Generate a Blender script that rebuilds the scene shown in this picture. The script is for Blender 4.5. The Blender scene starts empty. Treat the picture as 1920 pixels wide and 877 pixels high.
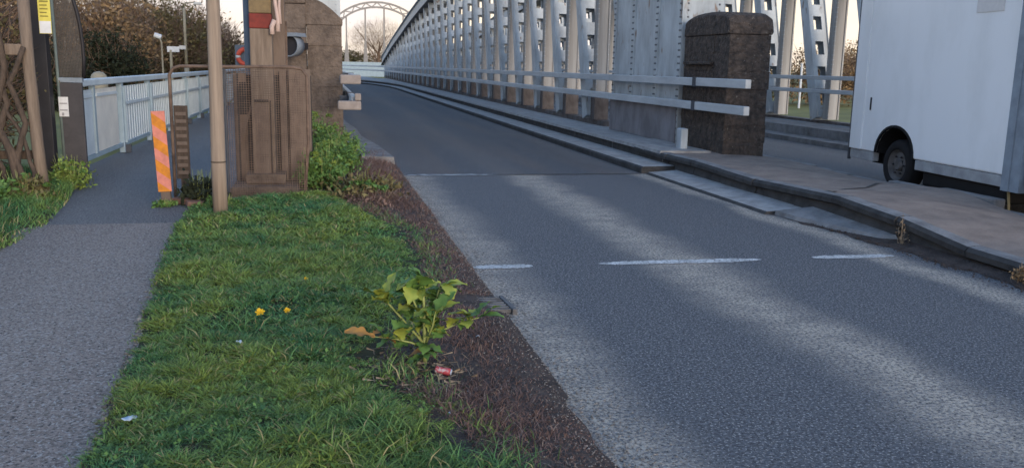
import bpy, math, random
import numpy as np
from mathutils import Vector, Matrix
R = math.radians
rng = np.random.default_rng(7)
random.seed(7)
S = bpy.context.scene
C = S.collection

# ------------------------------------------------------------------ camera
YAW, PIT, ROL, CAMH = R(12.376), R(10.779), 0.02, 1.5
fw = Vector((math.sin(YAW)*math.cos(PIT), math.cos(YAW)*math.cos(PIT), -math.sin(PIT)))
rt = Vector((math.cos(YAW), -math.sin(YAW), 0)); up = rt.cross(fw)
r2 = rt*math.cos(ROL) + up*math.sin(ROL); u2 = up*math.cos(ROL) - rt*math.sin(ROL)
cam = bpy.data.cameras.new('camera'); co = bpy.data.objects.new('camera', cam); C.objects.link(co)
m3 = Matrix((r2, u2, -fw)).transposed()
co.matrix_world = Matrix.Translation((0, 0, CAMH)) @ m3.to_4x4()
cam.sensor_width = 36; cam.lens = 1640/1920*36
cam.clip_start = 0.05; cam.clip_end = 4000
cam.dof.use_dof = True; cam.dof.focus_distance = 5.5; cam.dof.aperture_fstop = 6.5
S.camera = co

# ------------------------------------------------------------------ sky, sun, exposure
SUN_EL, SUN_AZ = R(8), R(163)          # azimuth measured from +Y towards +X
w = bpy.data.worlds.new('World'); S.world = w; w.use_nodes = True
nt = w.node_tree; nt.nodes.clear()
out = nt.nodes.new('ShaderNodeOutputWorld'); bg = nt.nodes.new('ShaderNodeBackground')
sky = nt.nodes.new('ShaderNodeTexSky'); sky.sky_type = 'NISHITA'; sky.sun_disc = False
sky.sun_elevation = SUN_EL; sky.sun_rotation = SUN_AZ
sky.air_density = 1.0; sky.dust_density = 1.0; sky.ozone_density = 3.0
L = nt.links.new
tc = nt.nodes.new('ShaderNodeTexCoord'); mp = nt.nodes.new('ShaderNodeMapping')
mp.inputs['Scale'].default_value = (1.0, 1.0, 3.0)
cn = nt.nodes.new('ShaderNodeTexNoise'); cn.inputs['Scale'].default_value = 5.5; cn.inputs['Detail'].default_value = 6
L(tc.outputs['Generated'], mp.inputs['Vector']); L(mp.outputs[0], cn.inputs['Vector'])
sz = nt.nodes.new('ShaderNodeSeparateXYZ'); L(tc.outputs['Generated'], sz.inputs[0])
hz = nt.nodes.new('ShaderNodeMapRange'); hz.interpolation_type = 'SMOOTHSTEP'      # cloud bank lies low all round the horizon
hz.inputs[1].default_value = .0; hz.inputs[2].default_value = .42; hz.inputs[3].default_value = .62; hz.inputs[4].default_value = .02
L(sz.outputs['Z'], hz.inputs[0])
cf = nt.nodes.new('ShaderNodeMath'); cf.operation = 'MULTIPLY_ADD'; cf.inputs[1].default_value = .8; L(cn.outputs['Fac'], cf.inputs[0]); L(hz.outputs[0], cf.inputs[2])
cl = nt.nodes.new('ShaderNodeMapRange'); cl.inputs[1].default_value = .42; cl.inputs[2].default_value = .85; cl.inputs[4].default_value = .95; L(cf.outputs[0], cl.inputs[0])
cc0 = nt.nodes.new('ShaderNodeValToRGB'); e = cc0.color_ramp.elements
e[0].position = .38; e[0].color = (.80, .70, .67, 1); e[1].position = .60; e[1].color = (1.0, .83, .62, 1); L(cn.outputs['Fac'], cc0.inputs[0])
cm = nt.nodes.new('ShaderNodeVectorMath'); cm.operation = 'SCALE'; cm.inputs['Scale'].default_value = 2.85; L(cc0.outputs[0], cm.inputs[0])
mx = nt.nodes.new('ShaderNodeMix'); mx.data_type = 'RGBA'
L(cl.outputs[0], mx.inputs[0]); L(sky.outputs[0], mx.inputs[6]); L(cm.outputs[0], mx.inputs[7]); L(mx.outputs[2], bg.inputs['Color'])
bg.inputs['Strength'].default_value = 0.10
L(bg.outputs[0], out.inputs[0])
sl = bpy.data.lights.new('sun', 'SUN'); sl.energy = 0.5; sl.angle = R(25); sl.color = (1, .84, .68)
so = bpy.data.objects.new('sun', sl); C.objects.link(so)
sd = Vector((math.sin(SUN_AZ)*math.cos(SUN_EL), math.cos(SUN_AZ)*math.cos(SUN_EL), math.sin(SUN_EL)))
so.rotation_euler = sd.to_track_quat('Z', 'Y').to_euler()
S.view_settings.view_transform = 'Standard'; S.view_settings.look = 'None'
S.view_settings.exposure = 2.32; S.view_settings.gamma = 1; S.view_settings.use_curve_mapping = False

# ------------------------------------------------------------------ materials
def mat(name, col, rough=.85, col2=None, scale=6, bump=0, bscale=40, metal=0, spec=.3, speck=None, spscale=300, spthr=.6, coords='Object', stretch=(1, 1, 1), detail=6, lo=.35, hi=.65, island=0):
    m = bpy.data.materials.new(name); m.use_nodes = True; n = m.node_tree.nodes; l = m.node_tree.links.new
    b = n['Principled BSDF']; b.inputs['Roughness'].default_value = rough; b.inputs['Metallic'].default_value = metal
    b.inputs['Specular IOR Level'].default_value = spec
    t = n.new('ShaderNodeTexCoord'); mpn = n.new('ShaderNodeMapping'); mpn.inputs['Scale'].default_value = stretch
    l(t.outputs[coords], mpn.inputs[0])
    c2 = col2 or tuple(c*.75 for c in col)
    nz = n.new('ShaderNodeTexNoise'); nz.inputs['Scale'].default_value = scale; nz.inputs['Detail'].default_value = detail; nz.inputs['Roughness'].default_value = .65
    l(mpn.outputs[0], nz.inputs['Vector'])
    rp = n.new('ShaderNodeValToRGB'); rp.color_ramp.elements[0].position = lo; rp.color_ramp.elements[1].position = hi
    rp.color_ramp.elements[0].color = (*c2, 1); rp.color_ramp.elements[1].color = (*col, 1)
    l(nz.outputs['Fac'], rp.inputs[0]); cur = rp.outputs[0]
    if speck:
        n2 = n.new('ShaderNodeTexNoise'); n2.inputs['Scale'].default_value = spscale; n2.inputs['Detail'].default_value = 2
        l(mpn.outputs[0], n2.inputs['Vector'])
        r2_ = n.new('ShaderNodeValToRGB'); r2_.color_ramp.elements[0].position = spthr; r2_.color_ramp.elements[1].position = spthr+.08
        l(n2.outputs['Fac'], r2_.inputs[0])
        mm = n.new('ShaderNodeMix'); mm.data_type = 'RGBA'; mm.inputs[7].default_value = (*speck, 1)
        l(r2_.outputs[0], mm.inputs[0]); l(cur, mm.inputs[6]); cur = mm.outputs[2]
    if island:
        g = n.new('ShaderNodeNewGeometry'); hs = n.new('ShaderNodeHueSaturation')
        mr = n.new('ShaderNodeMapRange'); mr.inputs[3].default_value = 1-island; mr.inputs[4].default_value = 1+island
        l(g.outputs['Random Per Island'], mr.inputs[0]); l(mr.outputs[0], hs.inputs['Value']); l(cur, hs.inputs['Color']); cur = hs.outputs[0]
    l(cur, b.inputs['Base Color'])
    if bump:
        n3 = n.new('ShaderNodeTexNoise'); n3.inputs['Scale'].default_value = bscale; n3.inputs['Detail'].default_value = 5
        l(mpn.outputs[0], n3.inputs['Vector'])
        bp = n.new('ShaderNodeBump'); bp.inputs['Strength'].default_value = bump; bp.inputs['Distance'].default_value = .02
        l(n3.outputs['Fac'], bp.inputs['Height']); l(bp.outputs[0], b.inputs['Normal'])
    return m

def road_mat(name, base, dust, bands, grit=True, patch=None):
    """asphalt; dust lies in lengthwise bands (x centre, half width, amount)"""
    m = bpy.data.materials.new(name); m.use_nodes = True; n = m.node_tree.nodes; l = m.node_tree.links.new
    b = n['Principled BSDF']; b.inputs['Roughness'].default_value = .8; b.inputs['Specular IOR Level'].default_value = .35
    t = n.new('ShaderNodeTexCoord'); sp = n.new('ShaderNodeSeparateXYZ'); l(t.outputs['Object'], sp.inputs[0])
    nz = n.new('ShaderNodeTexNoise'); nz.inputs['Scale'].default_value = .9; nz.inputs['Detail'].default_value = 5
    l(t.outputs['Object'], nz.inputs['Vector'])
    wob = n.new('ShaderNodeMath'); wob.operation = 'MULTIPLY_ADD'; wob.inputs[1].default_value = .55; wob.inputs[2].default_value = -.275
    l(nz.outputs['Fac'], wob.inputs[0])
    xx = n.new('ShaderNodeMath'); xx.operation = 'ADD'; l(sp.outputs['X'], xx.inputs[0]); l(wob.outputs[0], xx.inputs[1])
    tot = None
    for (cx, hw, am) in bands:
        a = n.new('ShaderNodeMath'); a.operation = 'SUBTRACT'; l(xx.outputs[0], a.inputs[0]); a.inputs[1].default_value = cx
        ab = n.new('ShaderNodeMath'); ab.operation = 'ABSOLUTE'; l(a.outputs[0], ab.inputs[0])
        mr = n.new('ShaderNodeMapRange'); mr.interpolation_type = 'SMOOTHSTEP'
        mr.inputs[1].default_value = 0; mr.inputs[2].default_value = hw; mr.inputs[3].default_value = am; mr.inputs[4].default_value = 0
        l(ab.outputs[0], mr.inputs[0])
        if tot is None: tot = mr.outputs[0]
        else:
            ad = n.new('ShaderNodeMath'); ad.operation = 'ADD'; l(tot, ad.inputs[0]); l(mr.outputs[0], ad.inputs[1]); tot = ad.outputs[0]
    g1 = n.new('ShaderNodeTexNoise'); g1.inputs['Scale'].default_value = 46; g1.inputs['Detail'].default_value = 4; g1.inputs['Roughness'].default_value = .7
    l(t.outputs['Object'], g1.inputs['Vector'])
    gr = n.new('ShaderNodeMapRange'); gr.inputs[1].default_value = .40; gr.inputs[2].default_value = .62; gr.inputs[3].default_value = .1; gr.inputs[4].default_value = 1.5
    l(g1.outputs['Fac'], gr.inputs[0])
    g2 = n.new('ShaderNodeTexNoise'); g2.inputs['Scale'].default_value = 5; g2.inputs['Detail'].default_value = 4
    l(t.outputs['Object'], g2.inputs['Vector'])
    gm = n.new('ShaderNodeMapRange'); gm.inputs[1].default_value = .3; gm.inputs[2].default_value = .7; gm.inputs[3].default_value = .5; gm.inputs[4].default_value = 1.2
    l(g2.outputs['Fac'], gm.inputs[0])
    f1 = n.new('ShaderNodeMath'); f1.operation = 'MULTIPLY'; l(tot, f1.inputs[0]); l(gr.outputs[0], f1.inputs[1])
    f2 = n.new('ShaderNodeMath'); f2.operation = 'MULTIPLY'; f2.use_clamp = True; l(f1.outputs[0], f2.inputs[0]); l(gm.outputs[0], f2.inputs[1])
    # base asphalt with stone grain
    rp = n.new('ShaderNodeValToRGB'); rp.color_ramp.elements[0].position = .32; rp.color_ramp.elements[1].position = .72
    rp.color_ramp.elements[0].color = (*[c*.38 for c in base], 1); rp.color_ramp.elements[1].color = (*[c*1.7 for c in base], 1)
    g3 = n.new('ShaderNodeTexNoise'); g3.inputs['Scale'].default_value = 52; g3.inputs['Detail'].default_value = 3; g3.inputs['Roughness'].default_value = .75
    l(t.outputs['Object'], g3.inputs['Vector']); l(g3.outputs['Fac'], rp.inputs[0]); cur = rp.outputs[0]
    if patch:
        g4 = n.new('ShaderNodeTexNoise'); g4.inputs['Scale'].default_value = 1.0; g4.inputs['Detail'].default_value = 3
        mpn = n.new('ShaderNodeMapping'); mpn.inputs['Scale'].default_value = (1.3, .12, 1); l(t.outputs['Object'], mpn.inputs[0]); l(mpn.outputs[0], g4.inputs['Vector'])
        r4 = n.new('ShaderNodeMapRange'); r4.inputs[1].default_value = .45; r4.inputs[2].default_value = .65; r4.inputs[4].default_value = .7; l(g4.outputs['Fac'], r4.inputs[0])
        m4 = n.new('ShaderNodeMix'); m4.data_type = 'RGBA'; m4.inputs[7].default_value = (*patch, 1); l(r4.outputs[0], m4.inputs[0]); l(cur, m4.inputs[6]); cur = m4.outputs[2]
    mx = n.new('ShaderNodeMix'); mx.data_type = 'RGBA'; l(f2.outputs[0], mx.inputs[0]); l(cur, mx.inputs[6]); mx.inputs[7].default_value = (*dust, 1)
    l(mx.outputs[2], b.inputs['Base Color'])
    # pale and dark stone chips
    for (sc_, th_, cc_, am_) in ((85, .60, (.40, .385, .37), .8), (62, .615, (.028, .028, .033), .8)):
        v_ = n.new('ShaderNodeTexNoise'); v_.inputs['Scale'].default_value = sc_; v_.inputs['Detail'].default_value = 1.5
        l(t.outputs['Object'], v_.inputs['Vector']); q_ = n.new('ShaderNodeMapRange'); q_.inputs[1].default_value = th_; q_.inputs[2].default_value = th_+.03; q_.inputs[4].default_value = am_; l(v_.outputs['Fac'], q_.inputs[0])
        m_ = n.new('ShaderNodeMix'); m_.data_type = 'RGBA'; m_.inputs[7].default_value = (*cc_, 1); l(q_.outputs[0], m_.inputs[0]); l(b.inputs['Base Color'].links[0].from_socket, m_.inputs[6]); l(m_.outputs[2], b.inputs['Base Color'])
    bp = n.new('ShaderNodeBump'); bp.inputs['Strength'].default_value = .9; bp.inputs['Distance'].default_value = .012
    l(g1.outputs['Fac'], bp.inputs['Height']); l(bp.outputs[0], b.inputs['Normal'])
    return m

M = {}
M['road'] = road_mat('asphalt', (.108, .109, .118), (.50, .43, .35), [(1.18, .44, .9), (2.78, .48, .95), (4.60, .26, 1.0)])
M['deck'] = road_mat('bridge_asphalt', (.075, .078, .088), (.22, .20, .185), [(1.0, .4, .35), (4.45, .4, .4), (2.6, .5, .25)], patch=(.12, .095, .085))
M['far_road'] = road_mat('far_asphalt', (.12, .12, .125), (.2, .19, .18), [(7.5, .5, .5), (9.6, .5, .5)])
M['path'] = road_mat('path_asphalt', (.225, .183, .16), (.36, .31, .27), [(-1.6, .9, .35)])
M['path2'] = road_mat('path_bridge_asphalt', (.13, .13, .135), (.24, .235, .23), [(-2.2, .5, .35)])
M['paint'] = mat('worn_white_paint', (.70, .69, .68), .7, (.36, .36, .36), 11, speck=(.12, .12, .125), spscale=55, spthr=.56)
M['paint_old'] = mat('faded_white_paint', (.42, .43, .44), .8, (.12, .125, .135), 9, lo=.4, hi=.6)
M['soil'] = mat('soil', (.11, .085, .075), .95, (.055, .043, .04), 9, bump=.8, bscale=60, speck=(.22, .19, .17), spscale=120, spthr=.66)
M['turf_dark'] = mat('dark_turf', (.035, .04, .018), .95, (.02, .022, .012), 14)
M['turf'] = mat('turf_soil', (.05, .055, .025), .95, (.03, .03, .018), 12, bump=.5)
M['field'] = mat('field_grass', (.24, .22, .07), .95, (.15, .14, .05), .3)
M['conc_dark'] = mat('dirty_shaded_concrete', (.075, .071, .069), .9, (.038, .036, .036), 5, bump=.4, bscale=50)  # dirt, darkened further to carry the shade under the kerb nose
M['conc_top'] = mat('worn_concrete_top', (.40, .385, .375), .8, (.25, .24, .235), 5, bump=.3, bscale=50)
M['conc'] = mat('kerb_concrete', (.27, .265, .265), .85, (.15, .145, .145), 4, bump=.35, bscale=50, speck=(.1, .1, .1), spscale=90, spthr=.66)
M['island'] = mat('island_paving', (.285, .225, .19), .9, (.175, .138, .118), 3, bump=.35, bscale=90, speck=(.33, .30, .28), spscale=160, spthr=.6)
M['steel'] = mat('bridge_paint', (.54, .58, .60), .5, (.36, .385, .40), 3.0, bump=.08, bscale=30, stretch=(1, 1, .4), speck=(.26, .19, .145), spscale=7, spthr=.655)
M['steel_warm'] = mat('bridge_paint_stained', (.43, .42, .405), .65, (.27, .245, .22), 3.5, stretch=(1, 1, .35), speck=(.20, .13, .09), spscale=9, spthr=.64)
M['arch_far'] = mat('bridge_paint_far', (.30, .28, .265), .7)
M['steel_shade_dirt'] = mat('shaded_dirty_steel', (.17, .15, .145), .8, (.085, .072, .068), 4, stretch=(1, 1, .5))  # dirty brown that also carries the shade below the guard rails
M['steel_shade'] = mat('shaded_dirty_plate', (.27, .255, .265), .75, (.17, .155, .16), 3, stretch=(1, 1, .5))  # shade and dirt on the lower end plate, put into the colour
M['rivet'] = mat('dirty_rivets', (.20, .21, .22), .7)
M['rail'] = mat('guard_rail_paint', (.56, .58, .59), .5, (.42, .44, .455), 5, stretch=(1, .2, 1))
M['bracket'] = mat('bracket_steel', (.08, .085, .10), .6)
M['stone'] = mat('weathered_stone', (.125, .095, .077), .95, (.042, .036, .034), 9, bump=1.0, bscale=16, speck=(.20, .17, .14), spscale=26, spthr=.64)
M['stone2'] = mat('pale_weathered_stone', (.19, .145, .115), .95, (.10, .077, .063), 4.5, bump=.7, bscale=18)
M['stone_pale'] = mat('weathered_rail_end', (.34, .29, .26), .8, (.24, .20, .18), 6)
M['mortar'] = mat('old_mortar', (.075, .056, .045), .95)
M['timber'] = mat('weathered_timber', (.25, .19, .145), .85, (.15, .112, .085), 5, bump=.4, bscale=25, stretch=(4, 4, .4))
M['pole'] = mat('wooden_pole', (.34, .265, .205), .8, (.23, .175, .135), 5, bump=.25, bscale=25, stretch=(5, 5, .25))
M['darkwood'] = mat('dark_bark', (.115, .082, .062), .95, (.06, .045, .036), 12, bump=.8, bscale=30, stretch=(2, 2, .6))
M['rust'] = mat('rusty_mesh', (.21, .145, .11), .9, (.09, .062, .05), 7, bump=.3)
M['board'] = mat('stained_board', (.20, .15, .12), .9, (.125, .092, .075), 3, stretch=(2, 2, .5), bump=.25)
M['black'] = mat('black_steel', (.028, .026, .03), .55)
M['darkpanel'] = mat('dark_panel', (.075, .07, .075), .7, (.05, .047, .052), 5)
M['meshwire'] = mat('grey_wire', (.10, .088, .08), .7)
M['greenpost'] = mat('green_grey_post', (.16, .20, .19), .6)
M['palepanel'] = mat('railing_panel', (.62, .68, .70), .55, (.52, .58, .61), 3)
M['creampanel'] = mat('railing_panel_cream', (.78, .74, .66), .6, (.66, .63, .57), 3)
M['railing'] = mat('railing_paint', (.36, .45, .50), .5, (.28, .36, .41), 4)
M['orange'] = mat('reflective_orange', (.66, .235, .02), .6, (.45, .16, .02), 14)
M['pink'] = mat('reflective_salmon', (.66, .23, .17), .6, (.48, .17, .13), 14)
M['yellow'] = mat('sign_yellow', (.72, .62, .12), .5); M['white'] = mat('sign_white', (.75, .76, .78), .5)
M['signtext'] = mat('sign_lettering', (.25, .22, .05), .6); M['greytext'] = mat('sign_grey_print', (.35, .35, .38), .6)
M['red'] = mat('red_paint', (.22, .04, .03), .8, (.13, .03, .025), 12); M['ochre'] = mat('ochre_paint', (.24, .17, .085), .8, (.16, .115, .065), 10)
M['bluegrey'] = mat('blue_grey_pipe', (.13, .17, .22), .5); M['rope'] = mat('pale_rope', (.62, .46, .40), .8)
M['buoy'] = mat('lifebuoy_red', (.75, .12, .07), .5); M['buoyw'] = mat('lifebuoy_band', (.75, .74, .72), .5)
M['iron'] = mat('worn_iron', (.15, .15, .155), .7, (.06, .055, .053), 14)
M['hood'] = mat('grey_hood', (.22, .25, .29), .45)
M['van'] = mat('van_paint', (.88, .90, .92), .28, (.78, .80, .81), 1.6, spec=.5, stretch=(1, 1, .35), lo=.28, hi=.55)
M['vangrey'] = mat('van_skirt', (.38, .40, .42), .5, (.26, .27, .29), 6); M['vantrim'] = mat('van_trim', (.27, .32, .38), .5)
M['tyre'] = mat('tyre', (.018, .018, .02), .9); M['rim'] = mat('wheel_rim', (.13, .125, .125), .7, (.07, .066, .066), 8)
M['chassis'] = mat('chassis', (.012, .012, .013), .8)
M['glass'] = mat('dark_glass', (.02, .025, .03), .1, spec=.6)
M['pale_rect'] = mat('pale_rectangle', (.72, .70, .68), .5, (.66, .64, .63), 20)
M['strap'] = mat('yellow_strap', (.30, .25, .14), .8); M['lampr'] = mat('amber_lamp', (.45, .17, .03), .4)
M['leaf'] = mat('weed_leaf', (.115, .21, .05), .6, (.07, .14, .035), 14, island=.35)
M['leafy'] = mat('yellow_leaf', (.33, .35, .06), .6, (.2, .26, .05), 9, island=.25)
M['leafs'] = mat('fresh_leaf', (.22, .29, .06), .6, (.15, .22, .045), 9, island=.3)
M['mossleaf'] = mat('dead_weed_leaf', (.20, .13, .105), .9, (.12, .08, .068), 6, island=.4)
M['leafo'] = mat('orange_leaf', (.42, .22, .06), .7, (.28, .15, .05), 9, island=.2)
M['stem'] = mat('pale_stem', (.32, .36, .12), .6)
M['flower'] = mat('dandelion_yellow', (.85, .52, .02), .6)
M['canred'] = mat('can_red', (.42, .06, .07), .5, (.50, .36, .36), 22, lo=.42, hi=.5, spec=.5); M['foil'] = mat('pale_litter', (.62, .70, .78), .4, (.5, .58, .66), 20)
M['brick'] = mat('broken_brick', (.26, .14, .10), .9, (.17, .10, .08), 12, bump=.5)
M['bark'] = mat('bare_twig', (.24, .155, .105), .95, (.15, .10, .07), 3, island=.3)
M['brownleaf'] = mat('dry_leaf', (.30, .20, .10), .9, (.19, .125, .07), .8, island=.4)
M['oliveleaf'] = mat('olive_leaf', (.17, .14, .06), .9, (.105, .088, .042), .8, island=.4)
M['darkleaf'] = mat('evergreen_leaf', (.028, .036, .018), .9, (.02, .025, .014), .8, island=.4)
M['roof'] = mat('dark_roof', (.05, .05, .06), .8); M['render'] = mat('white_render', (.62, .60, .58), .8)
M['lampgrey'] = mat('lamp_column_paint', (.36, .32, .24), .6); M['lamphead'] = mat('lamp_head', (.6, .6, .58), .5)

def grass_mat(name, c1, c2, dry, island=.4):
    m = mat(name, c1, .6, c2, 1.7, island=island, spec=.2, lo=.38, hi=.62); n = m.node_tree.nodes; l = m.node_tree.links.new
    b = n['Principled BSDF']; src = b.inputs['Base Color'].links[0].from_socket
    g = n.new('ShaderNodeNewGeometry'); gt = n.new('ShaderNodeMath'); gt.operation = 'GREATER_THAN'; gt.inputs[1].default_value = .93
    mu = n.new('ShaderNodeMath'); mu.operation = 'MULTIPLY'; mu.inputs[1].default_value = 7.31
    fr = n.new('ShaderNodeMath'); fr.operation = 'FRACT'
    l(g.outputs['Random Per Island'], mu.inputs[0]); l(mu.outputs[0], fr.inputs[0]); l(fr.outputs[0], gt.inputs[0])
    mx = n.new('ShaderNodeMix'); mx.data_type = 'RGBA'; mx.inputs[7].default_value = (*dry, 1)
    l(gt.outputs[0], mx.inputs[0]); l(src, mx.inputs[6]); l(mx.outputs[2], b.inputs['Base Color'])
    return m
M['grass'] = grass_mat('lawn_grass', (.175, .245, .056), (.058, .162, .066), (.36, .31, .16), .6)
M['moss'] = grass_mat('dead_moss', (.19, .115, .095), (.125, .082, .072), (.30, .24, .20), .5)
M['straw'] = mat('dead_stalks', (.30, .235, .16), .9, (.17, .12, .085), 3, island=.4)

for k_ in ('stone', 'stone2', 'conc', 'soil'):
    for n_ in M[k_].node_tree.nodes:
        if n_.type == 'BUMP': n_.inputs['Distance'].default_value = .06

# ------------------------------------------------------------------ mesh helpers
class MB:
    def __init__(s): s.v = []; s.f = []
    def add(s, vs, fs):
        o = len(s.v); s.v += [tuple(v) for v in vs]; s.f += [tuple(i+o for i in f) for f in fs]; return s
    def box(s, x0, x1, y0, y1, z0, z1):
        return s.add([(x0,y0,z0),(x1,y0,z0),(x1,y1,z0),(x0,y1,z0),(x0,y0,z1),(x1,y0,z1),(x1,y1,z1),(x0,y1,z1)],
                     [(0,3,2,1),(4,5,6,7),(0,1,5,4),(1,2,6,5),(2,3,7,6),(3,0,4,7)])
    def prism(s, poly, axis, a, b):
        n = len(poly)
        def P(p, t): return (t, p[0], p[1]) if axis == 'x' else ((p[0], t, p[1]) if axis == 'y' else (p[0], p[1], t))
        vs = [P(p, a) for p in poly]+[P(p, b) for p in poly]
        return s.add(vs, [tuple(range(n-1, -1, -1)), tuple(range(n, 2*n))]+[(i, (i+1) % n, n+(i+1) % n, n+i) for i in range(n)])
    def tube(s, pts, rad, n=8, cap=True):
        pts = [Vector(p) for p in pts]; rads = rad if isinstance(rad, (list, tuple)) else [rad]*len(pts)
        rings = []; prev = None
        for i, p in enumerate(pts):
            d = (pts[min(i+1, len(pts)-1)]-pts[max(i-1, 0)]).normalized()
            if prev is None:
                a = d.orthogonal().normalized()
            else:
                a = (prev-d*prev.dot(d)).normalized()
            prev = a; b = d.cross(a)
            rings.append([p+(a*math.cos(2*math.pi*k/n)+b*math.sin(2*math.pi*k/n))*rads[i] for k in range(n)])
        vs = [v for r_ in rings for v in r_]; fs = []
        for i in range(len(pts)-1):
            for k in range(n): fs.append((i*n+k, i*n+(k+1) % n, (i+1)*n+(k+1) % n, (i+1)*n+k))
        if cap: fs += [tuple(range(n-1, -1, -1)), tuple(range((len(pts)-1)*n, len(pts)*n))]
        return s.add(vs, fs)
    def beam(s, p, q, wx, wy, up=(1, 0, 0)):
        """rectangular bar from p to q; wx along 'up' axis, wy across"""
        p, q = Vector(p), Vector(q); d = (q-p).normalized(); a = Vector(up); a = (a-d*a.dot(d)).normalized(); b = d.cross(a)
        vs = []
        for c in (p, q):
            for (i, j) in ((-1,-1),(1,-1),(1,1),(-1,1)): vs.append(c+a*(i*wx/2)+b*(j*wy/2))
        return s.add(vs, [(3,2,1,0),(4,5,6,7),(0,1,5,4),(1,2,6,5),(2,3,7,6),(3,0,4,7)])
    def lathe(s, prof, c=(0,0,0), axis='z', n=24):
        vs = []
        for (r_, h) in prof:
            for k in range(n):
                a = 2*math.pi*k/n; u, v = r_*math.cos(a), r_*math.sin(a)
                vs.append((c[0]+u, c[1]+v, c[2]+h) if axis == 'z' else ((c[0]+h, c[1]+u, c[2]+v) if axis == 'x' else (c[0]+u, c[1]+h, c[2]-v)))
        fs = []
        for i in range(len(prof)-1):
            for k in range(n): fs.append((i*n+k, i*n+(k+1) % n, (i+1)*n+(k+1) % n, (i+1)*n+k))
        fs += [tuple(range(n-1,-1,-1)), tuple(range((len(prof)-1)*n, len(prof)*n))]
        return s.add(vs, fs)
    def quad(s, a, b, c, d): return s.add([a, b, c, d], [(0, 1, 2, 3)])
    def mesh(s, name, m):
        me = bpy.data.meshes.new(name); me.from_pydata(s.v, [], s.f); me.update()
        if m: me.materials.append(M[m])
        return me
    def build(s, name, m, parent=None, bevel=0, smooth=False, kind=None, loc=None):
        return link(name, s.mesh(name, m), parent, bevel, smooth, kind, loc)
def link(name, me, parent=None, bevel=0, smooth=False, kind=None, loc=None):
    o = bpy.data.objects.new(name, me); C.objects.link(o)
    if parent: o.parent = parent
    if loc: o.location = loc
    if smooth:
        for p in me.polygons: p.use_smooth = True
    if bevel:
        b = o.modifiers.new('bevel', 'BEVEL'); b.width = bevel; b.segments = 2; b.limit_method = 'ANGLE'; b.angle_limit = R(40)
    if kind: o['kind'] = kind
    return o
def npmesh(name, V, F, m):
    """V (n,3), F (m,k) equal sided"""
    me = bpy.data.meshes.new(name); k = F.shape[1]
    me.vertices.add(len(V)); me.vertices.foreach_set('co', np.ascontiguousarray(V, dtype=np.float32).ravel())
    me.loops.add(F.size); me.loops.foreach_set('vertex_index', np.ascontiguousarray(F, dtype=np.int32).ravel())
    me.polygons.add(len(F)); me.polygons.foreach_set('loop_start', np.arange(0, F.size, k, dtype=np.int32))
    me.update(calc_edges=True); me.validate()
    me.materials.append(M[m]); return me
def tag(o, label, cat, group=None):
    o['label'] = label; o['category'] = cat
    if group: o['group'] = group
    return o
def empty(name, loc, label, cat, group=None, rz=0):
    o = bpy.data.objects.new(name, None); C.objects.link(o); o.location = loc; o.rotation_euler.z = rz; o.empty_display_size = .1
    return tag(o, label, cat, group)
def interp(x, xs, ys): return float(np.interp(x, xs, ys))

# ------------------------------------------------------------------ ground, roads, path
def sheet(name, poly, z, m, parent=None, kind='structure'):
    return MB().add([(x, y, z) for x, y in poly], [tuple(range(len(poly)))]).build(name, m, parent, kind=kind if not parent else None)
sheet('ground', [(-1500,-60),(1500,-60),(1500,2500),(-1500,2500)], -.45, 'field')

def bend(y):
    return -.0065*max(0, y-55)**2
road = sheet('road', [(.2,-4),(5.4,-4),(5.4,12.1),(.2,12.1)], 0, 'road')
ys = list(range(12, 56, 4))+list(range(56, 104, 3)); ys[0] = 12.1
vs = []; fs = []
for i, y in enumerate(ys):
    b = bend(y); vs += [(.35+b, y, .0), (5.3+b, y, .0)]
    if i: fs.append((2*i-2, 2*i-1, 2*i+1, 2*i))
MB().add(vs, fs).build('bridge_deck_road', 'deck', kind='structure')
# dashed transverse line
def rough_mark(x0, x1, y0, y1, z, name, m, parent, slope=0):
    n = 24; vs = []; fs = []
    for i in range(n+1):
        x = x0+(x1-x0)*i/n; t = i/n; fade = min(1, t*6, (1-t)*6)
        c = (y0+y1)/2+slope*(x-x0); h = (y1-y0)/2*(.35+.65*fade)
        vs += [(x, c-h+random.uniform(-.012, .012), z), (x, c+h+random.uniform(-.012, .012), z)]
        if i: fs.append((2*i-2, 2*i, 2*i+1, 2*i-1))
    return MB().add(vs, fs).build(name, m, parent)
for (a, b) in ((1.10, 1.57), (2.10, 3.48), (3.95, 4.70)):
    rough_mark(a, b, 6.33, 6.45, .004, 'stop_line_dash', 'paint', road, -.012)
rough_mark(1.15, 2.35, 12.0, 12.16, .006, 'stop_line_dash', 'paint_old', road)
rough_mark(2.4, 4.55, 12.04, 12.10, .006, 'deck_joint', 'conc_dark', road)
# right-hand carriageway beyond the island
sheet('opposite_road', [(6.9,-4),(16,-4),(11.2,15),(11.2,100),(6.4,100),(6.4,14),(6.9,12)], -.004, 'far_road')
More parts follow.
